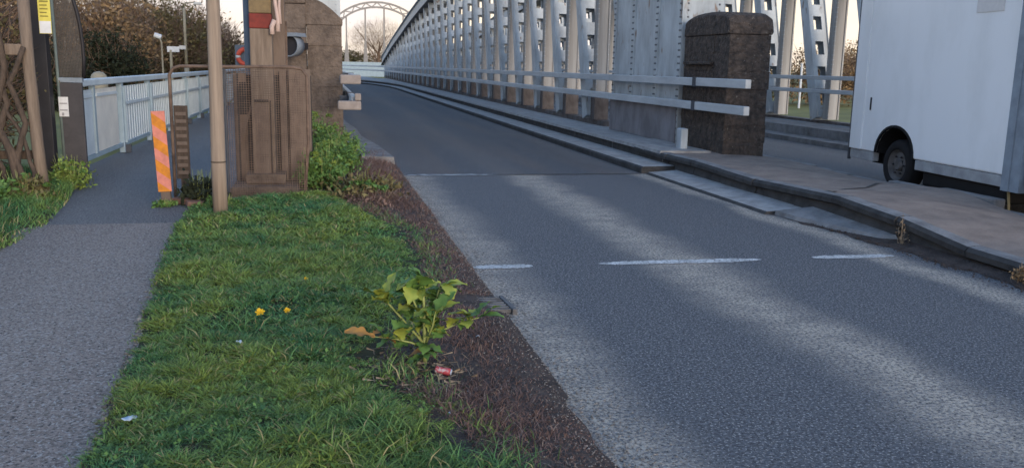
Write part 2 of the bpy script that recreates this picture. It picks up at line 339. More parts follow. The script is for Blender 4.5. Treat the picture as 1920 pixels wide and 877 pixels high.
# footpath
PL = [(-4,-2.25),(6.5,-2.33),(8.3,-2.36),(10.0,-2.62),(12,-2.97),(60,-2.97)]
PR = [(-4,-.72),(3,-.83),(4,-.90),(6.3,-1.11),(7.7,-1.24),(9.0,-1.28),(9.2,-.2),(60,-.2)]
def pl(y): return interp(y, [p[0] for p in PL], [p[1] for p in PL])
def pr(y): return interp(y, [p[0] for p in PR], [p[1] for p in PR])
def pathstrip(name, y0, y1, z, m, n=40):
    vs = []; fs = []
    for i in range(n+1):
        y = y0+(y1-y0)*i/n
        vs += [(pl(y)-.1, y, z), (pr(y)+(.12 if y > 9.05 else .03), y, z)]
        if i: fs.append((2*i-2, 2*i-1, 2*i+1, 2*i))
    return MB().add(vs, fs).build(name, m, kind='structure')
pathstrip('footpath', -4, 8.03, .100, 'path')
pathstrip('bridge_footpath', 8.03, 60, .094, 'path2', 120)

# verge surface
def vh(x, y):
    t = np.clip((1.12-x)/1.1, 0, 1)
    h = .14*np.sqrt(t)*.95
    h = h-np.where(x < -.55, .022*np.clip((-.55-x)/.45, 0, 1), 0)
    h = h-np.where(x > 1.0, .03*np.clip((x-1.0)/.2, 0, 1), 0)
    return h+.012*np.sin(3.1*x+1.7*y)*t+.010*np.sin(6.3*y-2.2*x)*t+.006*np.sin(17*x+11*y)*t
def grid(name, x0f, x1f, y0, y1, nx, ny, hf, m, kind='structure'):
    V = []; F = []
    for j in range(ny+1):
        y = y0+(y1-y0)*j/ny; a, b = x0f(y), x1f(y)
        for i in range(nx+1):
            x = a+(b-a)*i/nx; V.append((x, y, float(hf(x, y))))
    for j in range(ny):
        for i in range(nx):
            k = j*(nx+1)+i; F.append((k, k+1, k+nx+2, k+nx+1))
    return npmesh(name, np.array(V), np.array(F), m)
def redge(y): return interp(y, [-4,3,4,5.1,6.5,8.9,12.3,15,22,30], [1.02,1.05,1.12,1.13,1.14,1.2,1.22,.98,.62,.5])+.03*math.sin(5*y)+.02*math.sin(13.7*y)
o = link('verge', grid('verge', lambda y: pr(min(y, 9.0))+.02-.008*math.sin(9*y)-.006*math.sin(23*y) if y < 9 else -.3, redge, -2, 16.2, 40, 260, vh, 'soil'), kind='structure')
link('lawn_dark_sheet', grid('lawn_dark_sheet', lambda y: pr(min(y, 9.0))+.03, lambda y: float(np.interp(y, [-2,2.6,3.2,3.6,4.0,4.5,5.2,6.3,7.5,8.4,9.2], [.5,.52,.46,.30,.24,.38,.60,.74,.72,.45,.25]))-.03+.03*math.sin(11*y), -2, 9.2, 30, 200, lambda x, y: vh(x, y)+.004, 'turf_dark'), kind='structure')  # dark ground sheet showing between the grass blades
def lvh(x, y): return .10+.10*np.clip((-2.3-x)/1.2, 0, 1)+.02*np.sin(4*y+3*x)
link('left_bank', grid('left_bank', lambda y: -14, lambda y: pl(y)+.02*math.sin(8*y), -2, 11.3, 30, 80, lvh, 'turf'), kind='structure')

# ------------------------------------------------------------------ blades
def blades(name, X, Y, Z, h, wd, lean, m, label=None, cat=None, curl=.6):
    n = len(X); a = rng.uniform(0, 2*np.pi, n); la = rng.uniform(0, 2*np.pi, n)
    dx, dy = np.cos(a)*wd, np.sin(a)*wd; lx, ly = np.cos(la)*lean*h, np.sin(la)*lean*h
    P = np.zeros((n, 6, 3))
    for k, (t, ww) in enumerate(((0, 1), (.55, .8), (1, .12))):
        cx = X+lx*(t**1.8); cy = Y+ly*(t**1.8); cz = Z+h*t*(1-curl*.35*lean*t)
        P[:, 2*k] = np.stack([cx-dx*ww, cy-dy*ww, cz], 1); P[:, 2*k+1] = np.stack([cx+dx*ww, cy+dy*ww, cz], 1)
    b = (np.arange(n)*6)[:, None]
    F = np.concatenate([b+np.array([[0, 1, 3, 2]]), b+np.array([[2, 3, 5, 4]])])
    o = link(name, npmesh(name, P.reshape(-1, 3), F, m), kind='stuff')
    if label: tag(o, label, cat)
    return o
def gr_right(y): return np.interp(y, [-2,2.6,3.2,3.6,4.0,4.5,5.2,6.3,7.5,8.4,9.2], [.6,.62,.56,.36,.26,.38,.60,.74,.72,.45,.25])
prv = np.vectorize(pr)
def scatter(n, y0, y1, xl, xr, power=1.0):
    u = rng.random(n)**power; y = y0+(y1-y0)*u; a, b = xl(y), xr(y); return a+(b-a)*rng.random(n), y
fuz = lambda n, s: rng.normal(0, s, n)
# lawn of the verge
Xs, Ys = [], []
for (n, y0, y1) in ((95000, 2.5, 4.6), (70000, 4.6, 7), (36000, 7, 9.4)):
    x, y = scatter(n, y0, y1, lambda y: prv(y)+.01, lambda y: gr_right(y)+.05); Xs.append(x+fuz(n, .018)); Ys.append(y)
X = np.concatenate(Xs); Y = np.concatenate(Ys)
pat = .5+.5*np.sin(3.3*X+1.2*Y+1.5*np.sin(1.9*Y))*np.cos(2.6*Y-1.7*X); n = len(X)
thin = (rng.random(n) < .62+.38*np.clip(pat*1.6, 0, 1)); X, Y, pat = X[thin], Y[thin], pat[thin]; n = len(X)
pf = np.zeros(n)
for q in range(14):
    kx, ky, ph = rng.normal(0, 42), rng.normal(0, 30), rng.uniform(0, 6.28); pf += np.sin(kx*X+ky*Y+ph)
pf = np.clip(.5+pf/7, 0, 1.3)
keepb = rng.random(n) < .45+.55*np.clip(pf*1.3, 0, 1); X, Y, pat, pf = X[keepb], Y[keepb], pat[keepb], pf[keepb]; n = len(X)
hh = (.010+.010*pat+.034*pf+.012*rng.random(n))*(1+.25*(Y > 5))
edge = np.clip((gr_right(Y)-X)/.25, .25, 1)*np.clip((X-prv(Y)+.03)/.12, .45, 1); hh = hh*edge
blades('verge_grass', X, Y, vh(X, Y)-.005, hh, .0026+.0012*(Y > 4.6)+.0016*(Y > 7), rng.uniform(.4, 1.9, n), 'grass', 'short green lawn grass covering the verge between path and road', 'grass')
V, F = [], []
nC = 9000; cx_, cy_ = scatter(nC, 2.5, 8.5, lambda y: prv(y)+.02, lambda y: gr_right(y)-.05); k_ = np.sin(2.1*cx_+1.3*cy_+4)*np.cos(1.7*cy_-2.9*cx_) > -.1; cx_, cy_ = cx_[k_], cy_[k_]; nC = len(cx_)
cz_ = vh(cx_, cy_)+rng.uniform(.012, .042, nC); an_ = rng.uniform(0, 6.28, nC); P_ = []
rr_ = rng.uniform(.004, .009, nC); tl_ = rng.normal(0, .5, (nC, 2))
for q in range(4):
    a_ = an_+q*np.pi/2; dx_, dy_ = np.cos(a_)*rr_, np.sin(a_)*rr_*(1.0 if q % 2 else .8); P_.append(np.stack([cx_+dx_, cy_+dy_, cz_+dx_*tl_[:, 0]+dy_*tl_[:, 1]], 1))
tag(link('clover_leaves', npmesh('clover_leaves', np.stack(P_, 1).reshape(-1, 3), (np.arange(nC)*4)[:, None]+np.array([[0, 1, 2, 3]]), 'leaf'), kind='stuff'), 'small round clover leaves scattered through the verge lawn', 'clover')
# coarse tufts
tx = []; ty = []
for (cx, cy, nn, sp) in [(.16,3.02,240,.10),(.52,2.72,190,.07),(.60,2.85,90,.05),(.42,2.85,90,.05),(.3,3.1,80,.06)]+[(random.uniform(-.7,.5), random.uniform(3,8.8), 70, .06) for _ in range(26)]:
    tx.append(cx+fuz(nn, sp)); ty.append(cy+fuz(nn, sp))
X = np.concatenate(tx); Y = np.concatenate(ty); n = len(X)
blades('tufts_of_long_grass', X, Y, vh(X, Y), rng.uniform(.05, .11, n), np.full(n, .0026), rng.uniform(.5, 1.6, n), 'grass', 'longer coarse grass tufts standing in the verge lawn', 'grass')
# dead moss strip
x, y = scatter(30000, 2.4, 5.5, lambda y: gr_right(y)-.05, lambda y: np.full_like(y, 1.06)); x2, y2 = scatter(16000, 5.5, 9.5, lambda y: gr_right(y)-.05, lambda y: np.full_like(y, 1.13))
x3, y3 = scatter(16000, 8.3, 14.5, lambda y: np.full_like(y, .35), lambda y: np.full_like(y, 1.1))
X = np.concatenate([x, x2, x3]); Y = np.concatenate([y, y2, y3]); n = len(X)
pp = .5+.5*np.sin(5*X+2.3*Y)*np.cos(3.1*Y-2*X)
X, Y, pp = [q_[np.hypot(X-.98, Y-5.22) > .19] for q_ in (X, Y, pp)]; n = len(X)
dplant = np.hypot(X-.45, (Y-4.0)*.8); keep = rng.random(n) < np.where(dplant < .28, .12, np.where(Y < 3.9, .85, .75)*(.35+.65*pp))
X, Y, pp = X[keep], Y[keep], pp[keep]; n = len(X)
blades('dead_moss_strip', X, Y, vh(X, Y)-.002, (.012+.055*pp*rng.random(n)**2)*np.clip((1.16-X)/.3, .35, 1)*(1+2.6*np.clip((Y-7.8)/2, 0, 1)), np.full(n, .0017)+.001*(Y > 6), rng.uniform(.3, 2.2, n), 'moss', 'reddish brown dead moss and stalks along the road edge', 'dead moss')
x, y = scatter(1600, 2.5, 9.0, lambda y: gr_right(y), lambda y: gr_right(y)+.28); x = gr_right(y)+np.abs(fuz(len(x), .10)); n = len(x)
blades('stray_grass', x, y, vh(x, y), rng.uniform(.02, .06, n), np.full(n, .0024), rng.uniform(.3, 1.8, n), 'grass', 'stray grass blades straggling into the brown moss strip', 'grass')
# left bank grass
x, y = scatter(26000, 5.5, 11.0, lambda y: np.full_like(y, -4.2), lambda y: np.vectorize(pl)(y)+.04); n = len(x)
blades('left_bank_grass', x, y, lvh(x, y), rng.uniform(.05, .15, n)*np.clip((-x-2.2)/.5, .35, 1), np.full(n, .0035), rng.uniform(.3, 1.3, n), 'grass', 'rough green grass at the foot of the timber fence', 'grass')
# gravel on the road edge
def pebbles(name, X, Y, Z, r_, m, label, cat):
    n = len(X); base = np.array([(1,0,0),(-1,0,0),(0,1,0),(0,-1,0),(0,0,.7),(0,0,-.4)], float)
    tri = np.array([(0,2,4),(2,1,4),(1,3,4),(3,0,4),(2,0,5),(1,2,5),(3,1,5),(0,3,5)])
    a = rng.uniform(0, 6.28, n); V = np.zeros((n, 6, 3)); s = r_[:, None]*rng.uniform(.6, 1.3, (n, 3))
    for k in range(6):
        p = base[k][None, :]*s; V[:, k, 0] = X+p[:, 0]*np.cos(a)-p[:, 1]*np.sin(a); V[:, k, 1] = Y+p[:, 0]*np.sin(a)+p[:, 1]*np.cos(a); V[:, k, 2] = Z+p[:, 2]
    F = ((np.arange(n)*6)[:, None, None]+tri[None]).reshape(-1, 3)
    return tag(link(name, npmesh(name, V.reshape(-1, 3), F, m), kind='stuff'), label, cat)
M['gravel'] = mat('grey_grit', (.27, .25, .23), .9, (.14, .13, .125), 2, island=.5)
x, y = scatter(6500, 2.4, 12, lambda y: np.full_like(y, .6), lambda y: np.full_like(y, 1.5), 1.4); x = 1.08+np.abs(fuz(len(x), .12))*np.where(rng.random(len(x)) < .6, 1, -1.4)
pebbles('roadside_grit', x, y, np.where(x > 1.1, .002, vh(x, y)+.006), rng.uniform(.002, .0065, len(x)), 'gravel', 'loose grey grit scattered along the crumbling left road edge', 'grit')
x, y = scatter(420, 2.6, 7.4, lambda y: prv(y), lambda y: prv(y)+.01); x = x+fuz(len(x), .014)
pebbles('path_edge_crumbs', x, y, np.full(len(x), .103), rng.uniform(.004, .012, len(x))*np.where(rng.random(len(x)) < .12, 1.8, 1), 'gravel', 'pale concrete crumbs along the edge between path and lawn', 'crumbs')
x, y = scatter(900, 4.6, 8.6, lambda y: np.full_like(y, 4.80), lambda y: np.full_like(y, 5.1)); 
pebbles('gutter_grit', x, y, np.full(len(x), .012), rng.uniform(.004, .012, len(x))*np.where(rng.random(len(x)) < .06, 2.2, 1), 'soil', 'loose grit and crumbs in the gutter by the island kerb', 'grit')

# ------------------------------------------------------------------ island, kerbs, apron
XK = 5.10
isl = MB()
ip = [(XK+.13,4.2),(XK+.13,6.6),(XK+.13,8.1),(XK+.13,13.9),(6.95,13.9),(6.95,8.3),(6.75,7.0),(6.6,4.2)]
def iz(x, y):
    zl = interp(y, [4,5.5,6.1,6.6,7.4,8.35,8.45,9.3,12.6,14], [.11,.12,.145,.235,.285,.275,.255,.24,.265,.265]); zr = interp(y, [4,7,8.4,9.8,11,14], [.10,.12,.235,.17,.17,.20])
    t = min(max((x-XK)/1.85, 0), 1); return zl*(1-t)+zr*t+.012*math.sin(2.1*y+3*x)+.02*math.sin(math.pi*t)
link('island_pavement', grid('island_pavement', lambda y: XK+.12, lambda y: interp(y, [4,7,8.3,14], [6.6,6.75,6.95,6.95]), 3.2, 14.0, 24, 60, iz, 'island'), kind='structure')
cpts = [(5.2,8.12),(5.6,8.5),(6.0,8.72),(6.4,9.1),(6.9,9.5)]; cvs = []
for i_, (x_, y_) in enumerate(cpts): w2 = .012+.006*(i_ % 2); cvs += [(x_+w2, y_-w2, iz(x_+w2, y_-w2)+.006), (x_-w2, y_+w2, iz(x_-w2, y_+w2)+.006)]
MB().add(cvs, [(2*i_, 2*i_+2, 2*i_+3, 2*i_+1) for i_ in range(4)]).build('paving_joint', 'conc_dark', bpy.data.objects['island_pavement'])
kr = empty('island_kerb', (XK, 8, 0), 'dark concrete kerb along the island beside the near road', 'kerb')
yk = 3.3; i = 0
while yk < 13.6:
    Ln = .915 if yk > 6.3 else .9
    y1 = min(yk+Ln-.012, 13.75); za, zb = iz(XK+.1, yk), iz(XK+.1, y1); off = random.uniform(-.012, .012)
    if 8.15 < yk < 8.9: off += .02
    x0, x1 = XK+off, XK+.135; e = .05
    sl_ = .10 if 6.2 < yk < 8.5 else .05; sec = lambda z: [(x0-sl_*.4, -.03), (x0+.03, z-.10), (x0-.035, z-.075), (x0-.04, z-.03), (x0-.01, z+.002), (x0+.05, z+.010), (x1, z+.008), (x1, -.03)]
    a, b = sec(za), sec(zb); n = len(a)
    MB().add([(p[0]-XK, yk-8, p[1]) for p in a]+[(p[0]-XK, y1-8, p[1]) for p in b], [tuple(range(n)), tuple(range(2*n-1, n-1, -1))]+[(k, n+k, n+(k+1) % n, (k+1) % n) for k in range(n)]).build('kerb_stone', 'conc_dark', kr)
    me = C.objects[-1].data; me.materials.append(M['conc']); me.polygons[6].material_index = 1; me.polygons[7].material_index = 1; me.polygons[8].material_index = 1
    yk += Ln; i += 1
rk = empty('island_far_kerb', (6.95, 10, 0), 'low kerb on the van side of the island', 'kerb')
yk = 3.3
while yk < 13.6:
    y1 = min(yk+.9, 13.9); xx = interp((yk+y1)/2, [4,7,8.3,14], [6.6,6.75,6.95,6.95]); z = iz(xx, (yk+y1)/2)
    MB().box(xx-.005-6.95, xx+.13-6.95, yk-10, y1-10, -.02, z-.004).build('kerb_stone', 'conc', rk, bevel=.015); yk += .912
# apron slabs (sloping concrete channel) Y>8
ap = empty('gutter_apron', (4.85, 12, 0), 'sloping concrete gutter apron at the foot of the bridge kerb', 'gutter')
def slab(y0, y1, parent, ox, oy, xa=4.62, xb=5.098, za=.05, zb=.115):
    b0, b1 = bend(y0), bend(y1)
    MB().add([(xa+b0-ox, y0-oy, -.02), (xb+b0-ox, y0-oy, -.02), (xb+b0-ox, y0-oy, zb), (xa+b0-ox+.03, y0-oy, za), (xa+b0-ox, y0-oy, za-.025),
              (xa+b1-ox, y1-oy, -.02), (xb+b1-ox, y1-oy, -.02), (xb+b1-ox, y1-oy, zb), (xa+b1-ox+.03, y1-oy, za), (xa+b1-ox, y1-oy, za-.025)],
             [(0,1,2,3,4), (9,8,7,6,5), (0,5,6,1), (1,6,7,2), (2,7,8,3), (3,8,9,4), (4,9,5,0)]).build('apron_slab', 'conc_top', parent)
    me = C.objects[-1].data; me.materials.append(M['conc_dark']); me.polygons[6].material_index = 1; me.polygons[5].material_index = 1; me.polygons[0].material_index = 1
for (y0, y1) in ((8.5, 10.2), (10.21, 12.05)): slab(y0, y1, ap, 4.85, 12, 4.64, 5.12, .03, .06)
MB().add([(x_-4.85, y_-12, z_) for y_ in np.arange(3.2, 8.5, .12) for (x_, z_) in ((interp(y_, [3,5.4,6.5,7.6,8.5], [4.98,4.94,4.88,4.80,4.68])+.03*math.sin(7*y_)+.02*math.sin(19*y_), .003), (5.0, .02), (5.12, .045))], [(3*i+j, 3*i+j+1, 3*i+j+4, 3*i+j+3) for i in range(44) for j in range(2)]).build('gutter_dirt', 'soil', ap)
# ragged broken end of the apron
MB().add([(4.74-4.85,8.44-12,.05),(5.09-4.85,8.3-12,.11),(5.09-4.85,6.9-12,.07),(5.0-4.85,7.1-12,.045),(4.9-4.85,7.5-12,.05),(4.86-4.85,7.8-12,.04),(4.78-4.85,8.1-12,.045),
          (4.72-4.85,8.44-12,-.02),(5.09-4.85,8.3-12,-.02),(5.09-4.85,6.8-12,-.02),(4.98-4.85,7.0-12,-.02),(4.87-4.85,7.45-12,-.02),(4.82-4.85,7.75-12,-.02),(4.75-4.85,8.05-12,-.02)],
         [tuple(range(7)), tuple(range(13,6,-1))]+[(k,7+k,7+(k+1)%7,(k+1)%7) for k in range(7)]).build('broken_slab', 'conc', ap)
y0 = 12.15
while y0 < 96:
    y1 = y0+3.0; slab(y0, y1-.012, ap, 4.85, 12, 4.6, 5.12, .10, .11); y0 = y1
bk = empty('bridge_kerb', (5.3, 14, 0), 'raised concrete kerb ledge under the bridge truss along the near road', 'kerb')
y0 = 12.15+1.65
MB().add([(5.1-5.3,12.5-14,-.02),(6.2-5.3,12.5-14,-.02),(6.2-5.3,12.5-14,-.01),(5.1-5.3,12.5-14,-.01)], [(0,1,2,3)]) 
y0 = 12.62
while y0 < 96:
    y1 = y0+2.4; b0, b1 = bend(y0), bend(y1-.012); n = 6
    sec = lambda b: [(5.11+b,-.02),(5.11+b,.22),(5.07+b,.235),(5.08+b,.285),(6.28+b*.2,.245),(6.28+b*.2,-.02)]
    ob = 0
    if y0 < 14.1: sec = lambda b: [(5.11+b,-.02),(5.11+b,.22),(5.065+b,.235),(5.075+b,.288),(5.9+b,.282),(5.9+b,-.02)]
    a, c = sec(b0), sec(b1)
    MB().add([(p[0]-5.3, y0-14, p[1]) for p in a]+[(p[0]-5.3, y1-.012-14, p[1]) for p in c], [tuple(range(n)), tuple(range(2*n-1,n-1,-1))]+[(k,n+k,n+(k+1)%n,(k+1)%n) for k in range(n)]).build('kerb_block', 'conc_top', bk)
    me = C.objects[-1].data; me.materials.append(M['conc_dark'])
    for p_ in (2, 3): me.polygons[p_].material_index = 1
    y0 = y1
# small pale marker block at the pillar foot
tag(MB().box(-.06,.06,-.1,.1,0,.36)  .build('concrete_marker_block', 'steel', bevel=.02, loc=(5.62,13.1,.24)), 'small pale concrete block at the foot of the right stone pillar', 'concrete block')
# left kerb of the bridge
lk = empty('left_bridge_kerb', (.5, 13, 0), 'pale concrete kerb on the left edge of the bridge road', 'kerb')
y0 = 13.3
while y0 < 70:
    y1 = y0+2; xa = redge(min(y0, 29))-.03 if y0 < 22 else .55+bend(y0); xb = redge(min(y1, 29))-.03 if y1 < 22 else .55+bend(y1)
    n = 4; a = [(xa-.5,-.02),(xa,-.02),(xa-.02,.13),(xa-.5,.15)]; c = [(xb-.5,-.02),(xb,-.02),(xb-.02,.13),(xb-.5,.15)]
    MB().add([(p[0]-.5,y0-13,p[1]) for p in a]+[(p[0]-.5,y1-.015-13,p[1]) for p in c], [(0,1,2,3),(7,6,5,4)]+[(k,n+k,n+(k+1)%n,(k+1)%n) for k in range(n)]).build('kerb_stone', 'conc', lk); y0 = y1
# opposite kerbs
ok_ = empty('far_side_kerb', (10.6, 20, 0), 'stepped concrete kerb on the far side of the opposite road', 'kerb')
y0 = 9
while y0 < 96:
    y1 = y0+3; MB().box(-.35,.15,y0-20,y1-20-.012,-.02,.10).build('kerb_block', 'conc', ok_); MB().box(.152,1.7,y0-20,y1-20-.012,-.02,.30).build('kerb_block', 'conc', ok_); y0 = y1

# ------------------------------------------------------------------ bridge trusses
def ladder(p, q, width, depth, ox, oy):
    """battened box member with rectangular openings from p to q (in the YZ plane)"""
    p, q = Vector(p), Vector(q); d = (q-p); Ln = d.length; d.normalize(); ax = Vector((1,0,0)); nrm = d.cross(ax)
    mb = MB(); st = .125; t = .022
    def plate(u0, u1, s0, s1, n0, n1):
        vs = []
        for s in (s0, s1):
            for (u, nn) in ((u0,n0),(u1,n0),(u1,n1),(u0,n1)): vs.append(p+d*s+ax*u+nrm*nn-Vector((ox,oy,0)))
        mb.add(vs, [(3,2,1,0),(4,5,6,7),(0,1,5,4),(1,2,6,5),(2,3,7,6),(3,0,4,7)])
    h = width/2; e = depth/2
    for sg in (-1, 1): plate(sg*h-t/2, sg*h+t/2, 0, Ln, -e-.05, e+.05)
    for n0 in (-e, e):
        for sg in (-1, 1): a, b = sorted((sg*(h-t/2-.001), sg*(h-st))); plate(a, b, 0, Ln, n0-t/2, n0+t/2)
        s = 0; hole, solid = .34, .30
        while s < Ln:
            plate(-h+st+.001, h-st-.001, s, min(s+solid, Ln), n0-t/2+.001, n0+t/2-.001); s += hole+solid
    return mb
def rivets(mb, pts, nrm, r_=.016):
    n = Vector(nrm); a = n.orthogonal().normalized(); b = n.cross(a)
    for p in pts:
        p = Vector(p); vs = [p+(a*math.cos(k*math.pi/3)+b*math.sin(k*math.pi/3))*r_ for k in range(6)]+[p+n*r_*.7+(a*math.cos(k*math.pi/3)+b*math.sin(k*math.pi/3))*r_*.5 for k in range(6)]
        mb.add(vs, [tuple(range(6,12))]+[(k,(k+1)%6,6+(k+1)%6,6+k) for k in range(6)])
def truss(name, xc, ys, yend, zt, label, near_rivets=6, plate_y=None, plate_x=(-.0,.0)):
    """posts every panel from ys to yend, battened diagonals, arched top chord"""
    T = empty(name, (xc, ys, 0), label, 'bridge truss'); P = 2.4; nodes = []
    y = ys
    while y < yend-.6: nodes.append(y); y += P
    # top chord
    c = MB(); yy = list(np.linspace(ys-.6, yend, 60)); prevv = None; sec = []
    for k, y in enumerate(yy):
        z = zt(y); dz = (zt(y+.1)-zt(y-.1))/.2; nn = Vector((0,-dz,1)).normalized()
        sec.append([Vector((sx, y-ys, z))+nn*hn for (sx, hn) in ((-.30,-.62),(.30,-.62),(.30,0),(-.30,0))])
    vs = [v for s in sec for v in s]; fs = [(0,1,2,3), tuple(range(len(vs)-1,len(vs)-5,-1))]
    for k in range(len(sec)-1):
        for j in range(4): fs.append((4*k+j, 4*k+4+j, 4*k+4+(j+1)%4, 4*k+(j+1)%4))
    c.add(vs, fs).build('top_chord', 'steel', T)
    f = MB()
    for k in range(len(sec)-1):
        for (hx) in (-.32,):
            p, q = Vector((0, yy[k]-ys, zt(yy[k])+.012)), Vector((0, yy[k+1]-ys, zt(yy[k+1])+.012)); f.beam(p, q, .84, .03)
    f.build('chord_cover_plate', 'steel', T)
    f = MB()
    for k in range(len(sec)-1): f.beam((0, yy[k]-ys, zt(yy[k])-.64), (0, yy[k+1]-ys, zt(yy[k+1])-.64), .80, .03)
    f.build('chord_soffit_plate', 'bracket', T)  # shadow under the chord put into the dark plate colour
    MB().box(-.1,.2,-.6,yend-ys,.242,.36).build('bottom_chord', 'steel_shade_dirt', T)
    for k, y in enumerate(nodes):
        h = zt(y)-.45
        if h < .7: continue
        v = MB().box(-.11,.11,-.09,.09,0,1).box(-.145,-.112,-.12,.12,0,1).box(.112,.145,-.12,.12,0,1)
        o = v.build('vertical', 'steel_warm', T, loc=(0, y-ys, .40)); o.scale.z = h-.40
        if xc < 10: MB().box(-.165,.165,-.14,.14,.365,.90).build('shade_sleeve', 'steel_shade_dirt', T, loc=(0, y-ys, 0))  # sleeve added to darken the post foot, shade painted with the dirt
        if k < near_rivets:
            rv = MB(); zz = np.arange(.5, min(h, 4.5), .11)
            for sx in (-.128, .128): rivets(rv, [(sx, -.121, z) for z in zz], (0,-1,0), .013)
            rivets(rv, [(-.146, sy, z) for z in zz for sy in (-.085,.085)], (-1,0,0), .013)
            rv.build('rivets', 'steel', T, kind='stuff', loc=(0, y-ys, 0))
        if k+1 < len(nodes):
            h2 = zt(nodes[k+1])-.4
            if h2 > .9:
                ladder((xc, y+.32, .41), (xc, nodes[k+1]-.26, h2), .47, .24, xc, ys).build('diagonal', 'steel', T)
    return T
zc = lambda y: interp(y, [10,17,30,40,53,60,75,87,90], [6.2,6.5,6.5,6.25,5.42,4.9,3.55,2.25,1.7])
ct = truss('bridge_truss', 6.22, 19.3, 88, zc, 'pale grey riveted steel truss between the two roads, nearest arch in view', 9)
# end plate box
ep = MB(); ep.box(-.22,.5,-5.1,-1.55,.236,6.6).build('end_plate_box', 'steel', ct, bevel=.01)
for yy_ in (-5.06,-3.98,-2.72,-1.62):
    MB().box(-.250,-.221,yy_-.055,yy_+.055,.25,6.55).build('cover_strip', 'steel', ct)
rv = MB(); zz = np.arange(.3,6.5,.11)
for yy_ in (-5.06,-3.98,-2.72,-1.62):
    rivets(rv, [(-.251, yy_+s, z) for z in zz for s in (-.03,.03)], (-1,0,0), .021)
rivets(rv, [(x,-5.101,z) for z in zz for x in (-.14,.42)], (0,-1,0), .02)
rv.build('rivets', 'rivet', ct, kind='stuff')
MB().box(-.272,-.2535,-5.09,-1.56,.262,.90).build('shade_plate', 'steel_shade', ct)  # overlay painting shade and dirt on the foot of the end plate
MB().box(-.215,.45,-1.54,-.62,5.9,6.5).build('top_chord_link', 'steel', ct)
zr = lambda y: interp(y, [10,14,17,30,40,53,60,75,87,90], [6.0,6.3,6.5,6.5,6.25,5.42,4.9,3.55,2.25,1.7])
truss('bridge_truss', 12.1, 14.5, 88, zr, 'far right steel truss with A-shaped members seen between pillar and van', 7)
zl = lambda y: interp(y, [10,17,30,40,53,60,75,87,90], [6.0,6.3,6.5,6.25,5.42,4.9,3.55,2.25,1.7])
lt = truss('bridge_truss', .08, 22.6, 88, zl, 'left steel truss almost hidden behind the left stone pillar', 2)
MB().box(-.30,.32,-5.0,-1.5,.2,6.4).build('end_plate_box', 'steel', lt, bevel=.01)
rv = MB(); rivets(rv, [(x,-5.001,z) for z in zz for x in (-.22,.24)], (0,-1,0), .015); rv.build('rivets', 'steel', lt, kind='stuff')

# guard rails
def guard_rail(x, y0, y1, zs, label, s=1, bends=None, step=2.4, br=.24, hs=.064):
    G = empty('guard_rail', (x, y0, 0), label, 'guard rail')
    for z in zs:
        pts = [(0, 0, z), (0, y1-y0, z)] + [(p[0]-x, p[1]-y0, z) for p in (bends or [])]
        mb = MB(); n = len(pts); 
        yl = [pts[0]]+[(0, t, z) for t in np.arange(6, y1-y0, 6)]+pts[1:]
        for a, b in zip(yl[:-1], yl[1:]):
            mb.beam(a, (b[0]-(b[0]-a[0])*.0008, b[1]-.006, b[2]), .09, hs*2)
        mb.build('rail', 'rail', G, bevel=.012)
        y = 1.4
        while y < y1-y0:
            a, b = sorted((s*.046, s*br)); MB().box(a, b, y-.04, y+.04, z-.04, z+.04).build('bracket', 'bracket', G); 
            MB().box(-.055,.055,y-.06+.35,y+.06+.35,z-hs-.012,z+hs+.012).build('joint_sleeve', 'bracket', G) if abs(y-1.4) < .1 else None
            y += step
    return G
guard_rail(5.86, 11.45, 78, (1.33, .955), 'long double guard rail in pale grey running past the right pillar', 1, [(4.5,88),(1,98),(-6,112)], 2.4, .17)
guard_rail(11.1, 13, 86, (1.40, 1.10), 'double guard rail on the far side of the opposite road', 1, None, 2.4, .8, .045)
lg = guard_rail(.52, 14.2, 78, (1.26, .92), 'double guard rail stubs projecting past the left stone pillar', -1, None, 2.4, .2, .075)
MB().box(-.22,.10,-.16,-.002,1.19,1.335).build('end_shoe', 'stone_pale', lg, bevel=.02); MB().box(-.26,.10,-.16,-.002,.79,.93).build('end_shoe', 'stone_pale', lg, bevel=.02); MB().box(.0,.10,-.16,-.002,.935,1.05).build('end_shoe', 'stone_pale', lg, bevel=.02)

